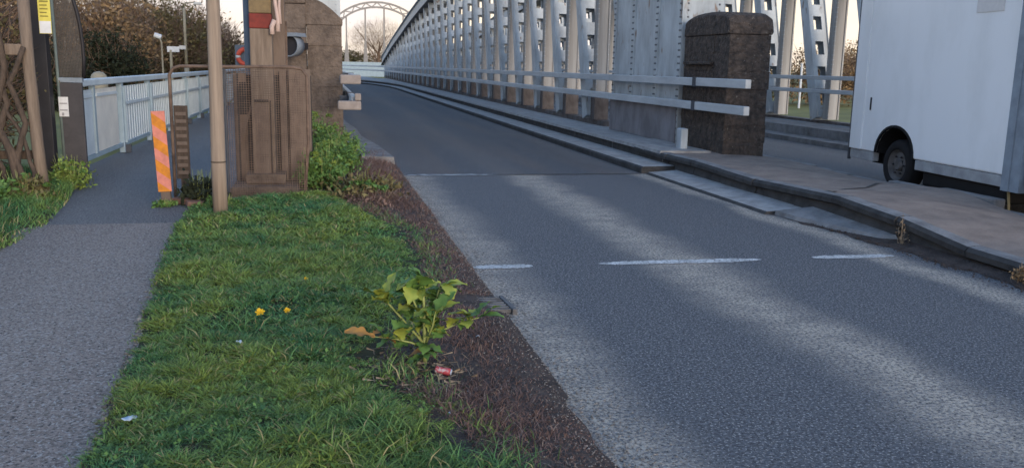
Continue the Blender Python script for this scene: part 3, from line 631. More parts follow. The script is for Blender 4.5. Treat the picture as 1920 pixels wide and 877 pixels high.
# ------------------------------------------------------------------ stone pillars
def pillar(name, x0, x1, y0, y1, ztop, label, stone='stone', z0=.15, courses=7, shoulder=False):
    Pp = empty(name, (x0, y0, z0), label, 'stone pillar'); wx, wy = x1-x0, y1-y0; H = ztop-z0
    MB().box(.03,wx-.03,.03,wy-.03,0,H-.28).build('core', 'mortar', Pp)
    ch = (H-.35)/courses
    for c_ in range(courses):
        za, zb = c_*ch+.001, (c_+1)*ch-.001; nb = 2 if c_ % 2 else 3
        cuts = [0]+[(k+1)/nb+random.uniform(-.06,.06) for k in range(nb-1)]+[1]
        for k in range(nb):
            a, b = cuts[k]*wy+(.002 if k else 0), cuts[k+1]*wy-(.002 if k < nb-1 else 0)
            j = random.uniform(-.006,.006); d1 = random.uniform(-.008,.008) if 0 < k else 0
            MB().box(-.0+j, wx+random.uniform(-.01,.01), a+(random.uniform(-.01,.01) if k == 0 else 0), b, za, zb).build('stone_block', stone, Pp, bevel=.004)
    if shoulder:
        zb = H-.35+.002; n = 10; pf = [(-.02, zb), (wx+.01, zb)]+[(wx+.01-(wx*.95)*(t/n), zb+.10+.36*math.sin(math.pi/2*t/n)) for t in range(n+1)]+[(-.02, zb+.46)]
        MB().prism(pf, 'y', -.015, wy).build('cap_stone', stone, Pp, bevel=.015); return Pp
    # rounded cap along Y with sloped shoulders
    n = 10; prof = []
    zb = H-.35+.004
    prof = [(-.015, zb)]+[(wy*.5-(wy*.5+.015)*math.cos(math.pi*t/n)*(1 if True else 1), zb+.16+.20*max(0, math.sin(math.pi*t/n))**.45) for t in range(n+1)]+[(wy+.015, zb)]
    cap = MB(); vs = []; m_ = len(prof)
    for sx, inset in ((-.02,.05),(.06,0),(wx-.06,0),(wx+.02,.05)):
        for (yv, zv) in prof: vs.append((sx, yv, zv-(inset if zv > zb+.01 else 0)))
    fs = [tuple(range(m_)), tuple(range(4*m_-1,3*m_-1,-1))]
    for s_ in range(3):
        for k in range(m_): fs.append((s_*m_+k, (s_+1)*m_+k, (s_+1)*m_+(k+1)%m_, s_*m_+(k+1)%m_))
    cap.add(vs, fs).build('cap_stone', stone, Pp, bevel=.02)
    return Pp
pillar('stone_pillar', 6.02, 6.70, 12.45, 14.12, 2.40, 'dark weathered stone pillar with rounded top standing on the island')
tag(MB().box(-.07,0,0,1.05,0,.05).build('shadow_ledge', 'stone', bevel=.012, loc=(6.012,12.95,1.60)), 'thin stone ledge added for its shadow on the right pillar flank', 'ledge')  # ledge added so that its shadow draws a dark line
pillar('stone_pillar', -.22, .40, 16.4, 17.5, 2.52, 'brown stone pillar with curved shoulder at the left end of the bridge', 'stone2', 0, 6, True)
bl = empty('stone_pier_block', (-.62, 16.34, 0), 'lower brown pier block holding the round lantern, left of pillar', 'stone pier')
for k in range(6): MB().box(0,.385,0,1.0,k*.42+.001,k*.42+.418).build('stone_block', 'stone2', bl, bevel=.006)
MB().box(-.02,.385,-.02,1.02,2.525,2.62).build('cap_stone', 'stone2', bl, bevel=.03)
ln = empty('round_lantern', (-.41, 16.0, 1.79), 'black round lamp opening with blue-grey hood on the pier block', 'lamp')
ln.rotation_euler = (R(0), 0, R(-28)); ln.scale = (1.15, 1.15, 1.15)
MB().lathe([(.155,.0),(.165,-.22),(.15,-.22),(.14,-.02)], axis='y', n=28).build('hood', 'hood', ln, smooth=True)
MB().lathe([(.02,-.16),(.148,-.16),(.148,-.15),(.02,-.15)], axis='y', n=28).build('lens', 'black', ln)
MB().box(-.05,.05,.0,.30,-.05,.05).build('bracket', 'black', ln)
MB().prism([(-.18,.13),(.18,.13),(.16,.185),(-.16,.185)], 'y', -.27, .02).build('visor', 'hood', ln)

# ------------------------------------------------------------------ the far portal arch
fa = empty('portal_arch', (7.0, 112, 0), 'distant pale lattice arch seen between left pillar and truss', 'portal arch')
def arc(r_, k, n=26): 
    t = math.pi*(.06+.88*k/n); return Vector((-r_*1.05*math.cos(t), 0, 3.1+ (r_-.0)*.93*math.sin(t)))
for nm, rr in (('outer_rib', 6.35), ('inner_rib', 5.7)):
    mb = MB()
    for k in range(26): mb.beam(arc(rr,k), arc(rr,k+1), .22, .22, up=(0,1,0))
    mb.build(nm, 'arch_far', fa)
for k in range(0, 26):
    a, b = (arc(6.3,k), arc(5.75,k+1)) if k % 2 else (arc(5.75,k), arc(6.3,k+1)); MB().beam(a, b, .12, .12, up=(0,1,0)).build('lattice_bar', 'arch_far', fa)
for x in (-6.2, 6.2): MB().add([(x-.55,-.3,0),(x+.55,-.3,0),(x+.55,.3,0),(x-.55,.3,0),(x-.28,-.3,5),(x+.28,-.3,5),(x+.28,.3,5),(x-.28,.3,5)], [(0,3,2,1),(4,5,6,7),(0,1,5,4),(1,2,6,5),(2,3,7,6),(3,0,4,7)]).build('leg', 'arch_far', fa)
for x, wd in ((-3.75,.36),(-1.45,.3),(.85,.4),(3.2,.34)):
    zt_ = 3.1+5.6*.93*math.sqrt(max(0,1-(x/5.95)**2)); x += 0
    MB().box(x-.09,x+.09,-.1,.1,4.2,zt_).build('hanger', 'arch_far', fa)
    MB().add([(x-wd*1.2,-.2,0),(x+wd*1.2,-.2,0),(x+wd*1.2,.2,0),(x-wd*1.2,.2,0),(x-.12,-.2,4.2),(x+.12,-.2,4.2),(x+.12,.2,4.2),(x-.12,.2,4.2)], [(0,3,2,1),(4,5,6,7),(0,1,5,4),(1,2,6,5),(2,3,7,6),(3,0,4,7)]).build('hanger_foot', 'arch_far', fa)
MB().box(-14,7,-.5,-.35,.0,1.75).build('parapet', 'railing', fa)

# ------------------------------------------------------------------ pedestrian railing
pr_ = empty('footpath_railing', (-2.98, 11.5, .1), 'pale blue steel railing with solid panels along the bridge footpath', 'railing')
MB().box(-.06,.06,0,34,1.05,1.14).build('handrail', 'palepanel', pr_, bevel=.015)
MB().box(-.025,.025,.0,34,.10,.15).build('bottom_rail', 'railing', pr_)
posts = [0.0]+[2.9+2.2*k for k in range(15)]
for i, y in enumerate(posts):
    MB().box(-.04,.04,y-.06,y+.06,0,1.05).build('post', 'railing', pr_, bevel=.008)
    MB().box(-.015,.12,y-.02,y+.02,0,.12).build('foot_plate', 'bracket', pr_)
    MB().box(.041,.075,y-.012,y+.012,.15,1.0).build('stiffener', 'railing', pr_)
for (a, b, m_) in ((.06,1.15,'palepanel'),(1.3,2.62,'creampanel')): MB().box(-.012,.012,a,b,.16,1.0).build('panel', m_, pr_); MB().box(.0121,.03,a+.04,b-.04,.90,.94).build('panel_lip', 'palepanel', pr_)
MB().box(-.03,.03,1.18,1.27,.15,1.05).build('mullion', 'railing', pr_)
for i in range(1, len(posts)-1):
    a, b = posts[i]+.07, posts[i+1]-.07; n = 11
    MB().box(-.006,.006,a,b,.16,1.0).build('panel', 'palepanel', pr_)
    for k in range(n): y = a+(b-a)*(k+.5)/n; MB().box(.0065,.02,y-.02,y+.02,.16,1.0).build('bar', 'palepanel', pr_)
    MB().box(.031,.05,a,b,.72,.76).build('mid_rail', 'palepanel', pr_)

# ------------------------------------------------------------------ anti-climb gate at the railing's end
fg = empty('anti_climb_gate', (-2.78, 10.9, .05), 'dark steel gate panel with curved mesh screen at the end of railing', 'gate')
MB().box(-.26,-.12,-.35,-.21,0,2.6).build('gate_post', 'black', fg, bevel=.008)
MB().box(-.105,.13,-.03,.03,.02,1.18).build('lower_panel', 'darkpanel', fg, bevel=.006)
MB().box(-.115,.14,-.036,.036,1.185,1.235).build('cross_rail', 'vantrim', fg)
cur = [(.152,1.24),(.165,1.45),(.162,1.62),(.15,1.80),(.125,1.97),(.09,2.12),(.03,2.32),(-.06,2.5)]
MB().tube([(x,0,z) for x,z in cur], .02, 8).build('curved_frame', 'black', fg, smooth=True)
MB().tube([(-.105,-.02,.0),(-.125,-.02,2.5)], .018, 8).build('hinge_tube', 'greenpost', fg, smooth=True)
ws = MB()
cz = [c[1] for c in cur]; cxs = [c[0] for c in cur]
z = 1.25
while z < 2.48: ws.box(-.11, interp(z, cz, cxs), -.004,.004,z-.0035,z+.0035); z += .0155
x = -.105
while x < .16:
    zt_ = max([zz_ for zz_ in np.arange(1.25,2.5,.02) if interp(zz_, cz, cxs) > x] or [1.3]); ws.box(x-.0035,x+.0035,-.0065,.0015,1.24,zt_); x += .0155
ws.build('mesh_screen', 'meshwire', fg, kind='stuff')
def notice(name, loc, w_, h_, m_, label, lines, tm, rz=0, half=None):
    N = empty(name, loc, label, 'notice', rz=rz)
    MB().box(0,w_,-.004,.004,0,h_).build('plate', m_, N)
    if half: MB().box(.004,w_-.004,-.0065,-.0045,.004,h_*half).build('white_field', 'white', N)
    for (x0,x1,z0,z1) in lines: MB().box(x0*w_,x1*w_,-.009,-.007,z0*h_,z1*h_).build('print_line', tm, N)
    return N
notice('yellow_notice', (-2.76,9.86,1.74), .115, .36, 'yellow', 'yellow and white notice fixed beside the tall timber fence post', [(.15,.85,.86,.90),(.15,.75,.76,.79),(.15,.8,.66,.69),(.15,.7,.56,.59),(.15,.8,.46,.49)], 'signtext', half=.34)
notice('white_notice', (-2.90,10.855,.85), .10, .22, 'white', 'small white notice on the dark lower panel of the gate', [(.1,.9,.64,.70),(.1,.9,.30,.36),(.3,.5,.05,.2)], 'greytext')

# ------------------------------------------------------------------ timber fence and climber stems at far left
tf = empty('timber_fence', (-2.82, 9.7, .1), 'old timber fence post and rail at the left edge', 'fence')
MB().tube([(.03,0,-.1),(.0,0,.6),(-.02,0,1.3),(-.03,.02,2.4)], [.062,.058,.056,.055], 10).build('post', 'timber', tf, smooth=True)
MB().tube([(-1.55,.12,-.1),(-1.56,.12,2.3)], [.065,.06], 10).build('post', 'timber', tf, smooth=True)
MB().box(-1.7,-.07,-.02,.03,1.42,1.53).build('rail', 'timber', tf, bevel=.01)
MB().box(-1.7,-.07,.05,.09,.38,.47).build('rail', 'darkwood', tf, bevel=.01)
def climber(name, loc, label, paths):
    T = empty(name, loc, label, 'climber')
    for p in paths:
        pts = [Vector(q) for q in p[0]]; fine = []
        for a, b in zip(pts[:-1], pts[1:]):
            for t in (0,.33,.66): fine.append(a.lerp(b, t)+Vector((random.uniform(-.012,.012),random.uniform(-.012,.012),0)))
        fine.append(pts[-1]); n = len(fine)
        MB().tube(fine, [p[1]*(1-.35*k/n) for k in range(n)], 7).build('stem', 'darkwood', T, smooth=True)
    return T
climber('twisted_climber', (-2.95,9.62,.1), 'thick twisted climber stems crossing in front of the timber fence', [
    ([(-.02,0,-.1),(-.10,0,.45),(-.22,.0,.8),(-.10,.02,1.3),(-.16,.05,1.9)], .042),
    ([(-.16,0,-.1),(-.06,.03,.3),(.05,.02,.75),(-.05,0,1.15),(.10,.0,1.5)], .036),
    ([(.10,0,-.1),(-.04,0,.35),(-.20,.02,.72),(-.30,.02,1.3)], .038),
    ([(-.26,0,-.1),(-.24,.0,.5),(-.10,.03,.95),(-.22,.03,1.5),(-.2,.05,2.3)], .04),
    ([(.02,.03,-.1),(.10,.02,.25),(.02,.03,.6),(-.14,.03,.95)], .026),
    ([(-.35,.03,-.1),(-.28,.02,.4),(-.4,.03,.9),(-.32,.05,2.2)], .045),
    ([(-.12,.04,-.1),(-.2,.04,.3),(-.3,.02,.5),(-.42,.03,.7)], .03)])

# ------------------------------------------------------------------ foliage helpers
def leafcloud(n, cen, rad, size, fn=None, flat=.0, clumps=30, csize=.25):
    """leaf quads grouped in clumps inside an ellipsoid"""
    cen = np.array(cen); rad = np.array(rad)
    u = rng.normal(size=(clumps,3)); u /= np.linalg.norm(u,axis=1)[:,None]; cc = u*(rng.random(clumps)**.45)[:,None]
    idx = rng.integers(0, clumps, n); P = cen+(cc[idx]+rng.normal(0, csize, (n,3))*.6)*rad
    a = rng.normal(size=(n,3)); a /= np.linalg.norm(a,axis=1)[:,None]; b = np.cross(a, rng.normal(size=(n,3))); b /= np.linalg.norm(b,axis=1)[:,None]
    s = size*rng.uniform(.5,1.4,(n,1)); a = a*s; b = b*s*.5
    V = np.stack([P-a, P+b, P+a, P-b], 1).reshape(-1,3); F = (np.arange(n)*4)[:,None]+np.array([[0,1,2,3]])
    return V, F
def twigs(n, cen, rad, ln, th, up=.6, clumps=40):
    cen = np.array(cen); rad = np.array(rad)
    u = rng.normal(size=(n,3)); u /= np.linalg.norm(u,axis=1)[:,None]; P = cen+u*(rng.random(n)**.5)[:,None]*rad
    d = u*.6+rng.normal(0,.5,(n,3)); d[:,2] += up; d /= np.linalg.norm(d,axis=1)[:,None]
    L_ = ln*rng.uniform(.5,1.4,(n,1)); side = np.cross(d, rng.normal(size=(n,3))); side /= np.linalg.norm(side,axis=1)[:,None]
    s2 = np.cross(d, side)
    V = np.stack([P+side*th, P-side*th*.5+s2*th, P-side*th*.5-s2*th, P+d*L_], 1).reshape(-1,3); b = (np.arange(n)*4)[:,None]
    F = np.concatenate([b+np.array([[0,1,3]]), b+np.array([[1,2,3]]), b+np.array([[2,0,3]])]); return V, F
def limbs(mb, h, r_, n, spread):
    mb.tube([(0,0,-.5),(random.uniform(-.1,.1)*r_,0,h*.35),(random.uniform(-.2,.2)*r_,0,h*.62)], [.035*h,.026*h,.014*h], 7)
    for k in range(n):
        a = 2*math.pi*k/n+random.uniform(-.4,.4); z0 = h*random.uniform(.12,.45); q = spread*random.uniform(.5,.95)
        p0 = Vector((0,0,z0)); p1 = Vector((math.cos(a)*q*.5, math.sin(a)*q*.5, z0+h*.2)); p2 = Vector((math.cos(a)*q, math.sin(a)*q, z0+h*random.uniform(.3,.5)))
        mb.tube([p0,p1,p2], [.014*h,.009*h,.004*h], 5)
def tree(name, loc, h, r_, label, cat, leafm, nl, nt_, lsize, group=None, base=.12, twl=.8):
    T = empty(name, loc, label, cat, group)
    mb = MB(); limbs(mb, h, r_, 9, r_); mb.build('trunk', 'bark', T)
    c = (0,0,h*(base+(1-base)/2)); rr = (r_, r_, h*(1-base)/2)
    if nt_: V,F = twigs(nt_, c, rr, twl, .011, .7); link('twigs', npmesh('twigs', V, F, 'bark'), T, kind='stuff')
    if nl: V,F = leafcloud(nl, c, rr, lsize, clumps=90, csize=.26); link('crown', npmesh('crown', V, F, leafm), T, kind='stuff')
    return T
# background trees to the left, beyond the river railing
GB = 'winter shrubs beyond the left railing'
TL = [(-12.2,40,5.6,2.6,'brownleaf',7500,'large tawny shrub directly behind the curved gate screen'),
      (-9.3,43,4.9,2.3,'brownleaf',7500,'tawny brown shrub right of the curved gate screen'),
      (-7.2,48,4.9,2.2,'oliveleaf',6000,'olive brown shrub behind the street lamp column'),
      (-15.5,45,6.2,3.0,'brownleaf',7000,'tall brown tree at the far left behind the fence'),
      (-5.9,54,4.3,1.7,'oliveleaf',5000,'low olive shrub just left of the wooden pole'),
      (-10.6,52,5.8,2.6,'brownleaf',7000,'taller brown tree behind the tawny shrubs'),
      (-7.8,60,5.3,2.6,'brownleaf',6000,'distant brown tree whose top meets the pale sky')]
for i, (x,y,h,r_,lm,nl,lb) in enumerate(TL): tree('winter_shrub', (x,y,-.45), h, r_, lb, 'shrub', lm, nl, 2600, .10, GB, .03)
tree('evergreen_bush', (-8.1,38,-.45), 3.1, 1.25, 'dark evergreen bush in front of the tawny shrubs', 'bush', 'darkleaf', 7000, 300, .075, None, .02)
tree('evergreen_bush', (-10.2,36.5,-.45), 2.3, 1.7, 'low dark bush just above the near railing', 'bush', 'darkleaf', 7000, 300, .075, None, .0)
tree('bare_tree', (9.5,150,-.4), 9.0, 5.2, 'bare purple-brown tree seen through the distant arch', 'tree', 'brownleaf', 300, 3600, .09, None, .2, 1.3)
hd = [(3,165,4.3,7,'low dark hedge seen under the distant arch'),(17,170,5,8,'long dark hedge far behind the truss bars')]
for x,y,h,r_,lb in hd: tree('far_hedge', (x,y,-.4), h, r_, lb, 'hedge', 'oliveleaf', 6000, 2000, .22, None, .0, 1.2)
TR = [(26,52,2.9,3.0,'brown hedge bush seen right of the stone pillar'),(31,50,3.6,3.2,'reddish brown bush seen just left of the van'),(22,58,2.6,3,'low brown bush seen left through the far truss'),(40,60,4.2,4,'taller brown bush hidden partly by the van'),(16,75,2.6,4,'low olive bush beyond the truss gaps'),(20,95,3.4,6,'distant olive bush row behind the truss')]
for i,(x,y,h,r_,lb) in enumerate(TR): tree('hedge_bush', (x,y,-.45), h, r_, lb, 'bush', 'brownleaf' if i % 2 else 'oliveleaf', 4500, 1800, .12, 'bushes beyond the right truss', 0)
for i,(x,z) in enumerate(((24.3,2.1),(25.6,2.0))):
    tag(MB().tube([(0,0,-.4),(0,0,z)], .06, 8).build('field_post', 'white', loc=(x,44,0)), ('thin white post in the field seen through the far truss, left one','thin white post in the field seen through the far truss, right one')[i], 'post', 'field posts')
# overgrown thicket behind the timber fence
tree('thicket', (-4.1,10.6,.05), 2.7, .95, 'tangled dull thicket behind the timber fence', 'thicket', 'oliveleaf', 4500, 3000, .035, None, .0, .35)
tree('thicket', (-5.3,12.2,.05), 3.2, 1.3, 'brown thicket at the left edge of the picture', 'thicket', 'brownleaf', 5000, 3000, .04, None, .0, .4)

# ------------------------------------------------------------------ far bits on the left
lp = empty('street_lamp', (-4.86,35,-.4), 'slim pale street lamp column in front of the brown shrubs', 'street lamp')
MB().tube([(0,0,0),(0,0,1.7)], .085, 10).build('base_column', 'lampgrey', lp, smooth=True)
MB().tube([(0,0,1.7),(0,0,3.1),(.01,0,3.8)], .05, 8).build('column', 'lampgrey', lp, smooth=True)
MB().tube([(.01,0,3.8),(.06,0,3.95),(.22,0,4.0),(.42,0,4.0)], .022, 8).build('arm', 'lampgrey', lp, smooth=True)
MB().box(.36,.62,-.07,.07,3.93,4.02).build('lamp_head', 'lamphead', lp, bevel=.02)
fs_ = empty('finger_sign', (-5.25,34.6,-.4), 'small white direction sign on a short post by the lamp', 'sign')
MB().tube([(-.08,0,0),(-.08,0,2.28)], .05, 8).build('post', 'lampgrey', fs_); MB().box(-.2,.22,-.03,.0,2.2,2.40).build('board', 'white', fs_); MB().box(.225,.45,-.02,.0,2.3,2.44).build('board', 'render', fs_); 
cc_ = empty('camera_mast', (-5.6,33.8,-.4), 'thin mast with white camera head left of the direction sign', 'camera')
MB().tube([(.1,0,0),(.1,0,2.5),(.02,0,2.72)], .03, 8).build('mast', 'lampgrey', cc_); MB().tube([(-.13,0,2.78),(.1,0,2.70)], .085, 10).build('camera_head', 'white', cc_)
wr = empty('white_hut', (-5.7,60,-.4), 'low white hut with dark roof between the pole and barrier post', 'hut')
MB().box(-.9,1.3,0,3,0,2.6).build('wall', 'render', wr); MB().prism([(-1.1,2.6),(1.5,2.6),(1.3,2.95),(-.9,2.95)], 'y', -.3, 3.3).build('roof', 'roof', wr)
MB().box(-.2,.25,-.03,-.001,1.95,2.3).build('window', 'roof', wr); MB().box(.4,.85,-.03,-.001,1.95,2.3).build('window', 'vangrey', wr)
tk = empty('round_tank', (-4.62,20.4,-.4), 'small pale dome-topped tank beyond the railing beside gate', 'tank')
MB().lathe([(.17,0),(.17,1.45),(.15,1.56),(.09,1.62),(.01,1.64)], n=20).build('body', 'lampgrey', tk, smooth=True); MB().lathe([(.178,1.40),(.178,1.45)], n=20).build('band', 'lamphead', tk)
lb = empty('lifebuoy', (-2.02,26,1.64), 'red and orange lifebuoy hanging beside the barrier post', 'lifebuoy')
def torus_seg(a0, a1, R_, r_, m_, nm):
    mb = MB(); n = max(3, int((a1-a0)/.15)); mb.tube([(R_*math.cos(a0+(a1-a0)*k/n),0,R_*math.sin(a0+(a1-a0)*k/n)) for k in range(n+1)], r_, 10); return mb.build(nm, m_, lb, smooth=True)
for k in range(4):
    a = k*math.pi/2+math.pi/4; torus_seg(a-.62, a+.62, .21, .065, 'buoy', 'ring_segment'); torus_seg(a+.64, a+.93, .21, .067, 'buoyw' if k % 2 else 'buoy', 'band')
MB().box(-.3,.3,.07,.1,-.3,.32).build('back_board', 'bluegrey', lb); MB().box(-.05,.05,.075,.15,-1.55,-.3).build('post', 'bluegrey', lb)

# ------------------------------------------------------------------ pole, marker bollard, guard frame, barrier post
wp = empty('wooden_pole', (-.94,8.49,.08), 'tall round wooden pole standing at the end of the grass', 'pole')
MB().tube([(0,0,-.1),(0,0,.55),(.008,0,1.3),(.012,0,2.2),(.015,0,3.6)], [.068,.066,.062,.058,.054], 18).build('shaft', 'pole', wp, smooth=True)
MB().tube([(0,0,.50),(0,0,.512)], .0685, 18).build('band', 'darkwood', wp)
mk = empty('marker_post', (-1.50,9.0,.08), 'leaning marker post with orange and salmon striped reflective board', 'marker post'); mk.rotation_euler = (0,R(-2.2),0)
MB().box(-.045,.045,.012,.07,-.08,.86).build('post', 'board', mk, bevel=.006)
# diagonal stripes cut from a board
def stripes(w_, h_, n):
    st_ = h_/n; sl_ = .10
    polys = []
    for k in range(-2, n+2):
        z0, z1 = k*st_, (k+1)*st_
        p = [(-w_/2, z0+sl_), (w_/2, z0), (w_/2, z1), (-w_/2, z1+sl_)]
        def clip(p, lim, keep_above):
            o_ = []
            for i in range(len(p)):
                a, b = p[i], p[(i+1) % len(p)]; ia = (a[1] >= lim) if keep_above else (a[1] <= lim); ib = (b[1] >= lim) if keep_above else (b[1] <= lim)
                if ia: o_.append(a)
                if ia != ib: t = (lim-a[1])/(b[1]-a[1]); o_.append((a[0]+(b[0]-a[0])*t, lim))
            return o_
        p = clip(p, 0, True); p = clip(p, h_, False) if p else p
        if len(p) > 2: polys.append((k % 2, p))
    return polys
for c_, p in stripes(.125,.78,7):
    MB().prism([(x,z+.16) for x,z in p], 'y', 0, .01).build('stripe', 'orange' if c_ else 'pink', mk)
gf = empty('mesh_guard_frame', (-.85,9.38,.08), 'rusty tubular guard frame with fine wire mesh before the barrier post', 'guard frame')
MB().tube([(-.62,0,0),(-.62,0,1.28),(-.58,0,1.345),(-.52,0,1.365),(.56,0,1.375),(.66,0,1.36),(.715,0,1.29),(.715,.02,.6),(.66,.03,0)], .017, 8).build('tube_frame', 'rust', gf, smooth=True)
MB().tube([(-.16,0,0),(-.16,0,1.365)], .014, 8).build('upright', 'rust', gf)
MB().tube([(-.10,.02,-.1),(-.10,.02,1.36)], .012, 8).build('upright', 'bracket', gf)
wm = MB()
z = .05
while z < 1.36: wm.box(-.08,.70,-.0025,.0025,z-.0022,z+.0022); z += .024
x = -.08
while x < .70: wm.box(x-.0022,x+.0022,-.0075,-.0026,.0,1.36); x += .024
wm.build('wire_mesh', 'rust', gf, kind='stuff')
mb_ = empty('brown_marker_board', (-1.40,9.5,.3), 'dark brown perforated board beside the orange striped marker', 'marker board')
MB().box(-.068,.068,0,.018,.0,.75).build('plate', 'darkwood', mb_, bevel=.005); MB().box(-.03,.03,.019,.06,-.3,.7).build('post', 'darkwood', mb_)
for k in range(9): MB().box(-.05,.05,-.006,-.001,.05+k*.075,.085+k*.075).build('slot_rib', 'board', mb_)
bp = empty('barrier_post', (-.61,9.98,.05), 'square concrete barrier post with red painted band on a footing', 'barrier post')
MB().box(-.34,.36,-.42,.3,-.1,.15).build('footing', 'stone2', bp, bevel=.03)
MB().box(-.20,.22,-.2,.2,.151,.26).build('plinth', 'stone2', bp, bevel=.02)
MB().box(-.115,.115,-.115,.115,.26,1.80).build('shaft', 'board_l' if 'board_l' in M else 'timber', bp, bevel=.012)
MB().box(-.116,.116,-.116,.116,1.802,1.955).build('red_band', 'red', bp, bevel=.01); MB().box(-.115,.115,-.115,.115,1.957,3.0).build('ochre_top', 'ochre', bp, bevel=.012)
MB().box(-.085,.06,-.135,-.117,.26,1.02).build('strap_plate', 'board', bp); MB().box(-.09,.065,-.14,-.1171,1.03,1.055).build('hinge_bar', 'black', bp)
MB().box(.075,.09,-.14,-.118,.27,1.05).build('slot', 'black', bp)
bq = empty('side_stanchion', (-.42,10.25,.05), 'narrow dark brown stanchion just right of the barrier post', 'stanchion')
MB().box(-.09,.05,-.06,.06,-.1,3.0).build('shaft', 'board', bq, bevel=.01); MB().box(.052,.07,-.05,.05,-.1,1.9).build('edge_angle', 'rust', bq)
tag(MB().tube([(0,0,-.1),(0,0,3.0)], .042, 12).build('steel_pipe', 'bluegrey', loc=(-.775,10.3,.05), smooth=True), 'blue-grey steel pipe rising just left of the barrier post', 'pipe')
rp_ = empty('hanging_rope', (-.46,9.84,1.82), 'pale pink knotted rope hanging on the barrier post', 'rope')
MB().tube([(.02,0,1.0),(0,0,.5),(.01,-.01,.3),(.035,-.01,.12),(.03,-.01,.0)], [.018,.018,.02,.02,.026], 8).build('strand', 'rope', rp_, smooth=True)
MB().tube([(.075,-.005,1.0),(.06,0,.5),(.05,-.01,.25),(.06,-.01,.08)], .014, 8).build('strand', 'rope', rp_, smooth=True); MB().tube([(.0,-.02,.12),(-.03,-.02,.05),(-.03,-.02,-.03)], .026, 8).build('knot', 'rope', rp_, smooth=True)
bd = empty('boarded_panel', (-.9,10.12,.08), 'brown boarded screen behind the mesh guard frame', 'screen')
for (x0,x1,z1,m_) in ((-.02,.10,1.30,'board'),(.455,.53,1.33,'board'),(.555,.79,1.35,'board')): MB().box(x0,x1,0,.03,.05,z1).build('board', m_, bd, bevel=.004)
MB().beam((.0,-.03,.45),(.17,-.03,1.0), .05,.02, up=(0,1,0)).build('brace', 'board', bd); MB().beam((.02,-.05,.1),(.02,-.05,1.3), .02,.04).build('brace', 'black', bd)
MB().box(-.04,.8,.06,.08,.05,1.28).build('back_sheet', 'black', bd); MB().box(.0,.1,-.01,-.001,.85,1.2).build('dark_plate', 'black', bd)

# ------------------------------------------------------------------ white box van
VX, VY = 7.42, 11.28
vn = empty('box_van', (VX,VY,0), 'white box van on the opposite road with dark wheel arch', 'van', rz=R(-4.5))   # local: -Y is forward, x=0 is the near side
def arch(cy, cz_, r_, n=14): return [(cy+r_*math.cos(math.pi*k/n), cz_+r_*.86*math.sin(math.pi*k/n)) for k in range(n+1)]
BL = 3.35; W = 2.05
prof = [(0,.46),(0,3.05),(-BL,3.05),(-BL,.46)]+[(p[0],p[1]) for p in reversed(arch(-1.12,.46,.43))]
MB().prism(prof, 'x', 0, W).build('box_body', 'van', vn, bevel=.02)
MB().prism([(-.004,.33),(-.004,.455),(-.62,.455),(-.62,.33)], 'x', .012, .1).build('rear_skirt', 'vangrey', vn, bevel=.008)
MB().prism([(-1.60,.33),(-1.60,.455),(-BL+.01,.455),(-BL+.01,.33)], 'x', .012, .1).build('side_skirt', 'vangrey', vn, bevel=.008)
MB().box(-.012,-.001,-.30,-.005,.47,3.04).build('edge_trim', 'van', vn); MB().box(-.008,.03,-.0,.03,.3,3.05).build('rear_corner_trim', 'bracket', vn)
MB().box(-.012,.0,-BL-.005,-BL+.11,.3,3.05).build('front_corner_trim', 'vantrim', vn); MB().box(.0,W,-BL-.15,-BL-.001,.30,2.6).build('bulkhead', 'vantrim', vn)
MB().box(-.014,-.001,-.48,-.455,1.02,1.19).build('side_handle', 'black', vn, bevel=.003)
MB().box(-.009,-.001,-2.95,-2.50,2.20,2.85).build('pale_rectangle', 'pale_rect', vn)  # pale rectangle on the van side
MB().box(.2,W-.2,-BL-1,-.1,.40,.5).build('floor_frame', 'chassis', vn); MB().box(.25,.4,-BL-2,-.2,.28,.42).build('chassis_rail', 'chassis', vn); MB().box(1.6,1.75,-BL-2,-.2,.28,.42).build('chassis_rail', 'chassis', vn)
lin = MB(); ar = arch(-1.12,.455,.424); m_ = len(ar)
lin.add([(.012,y,z) for y,z in ar]+[(.5,y,z) for y,z in ar], [(k,k+1,m_+k+1,m_+k) for k in range(m_-1)]+[tuple(range(m_,2*m_))]).build('arch_liner', 'chassis', vn)
MB().prism(arch(-1.12,.46,.46)[:]+[(p[0],p[1]) for p in reversed(arch(-1.12,.46,.425))], 'x', -.012, .011).build('arch_lip', 'chassis', vn)
MB().box(.06,.5,-BL+.1,-1.7,.14,.325).build('underbody_shade_tank', 'chassis', vn, bevel=.04); MB().box(.1,1.9,-1.2,-1.05,.26,.4).build('axle', 'chassis', vn)  # black tank enlarged to stand in for the shadow under the van
def wheel(y, x, s=1):
    Wt = MB().lathe([(.205,.07),(.212,.005),(.225,-.004),(.285,-.012),(.32,.02),(.335,.05),(.335,.19),(.32,.22),(.29,.235),(.2,.235)], (0,0,0), 'x', 32).build('wheel', 'tyre', vn, smooth=True, loc=(x,y,.335))
    MB().lathe([(.02,.02),(.06,.015),(.075,.045),(.165,.06),(.19,.03),(.204,.008),(.204,.2),(.02,.2)], (0,0,0), 'x', 32).build('rim', 'rim', Wt)
    for k in range(6): a = k*math.pi/3; MB().lathe([(.012,.02),(.012,.04)], (0,.12*math.cos(a),.12*math.sin(a)), 'x', 8).build('wheel_nut', 'black', Wt)
for y in (-1.12, -BL-1.25): wheel(y, .055); wheel(y, W-.3)
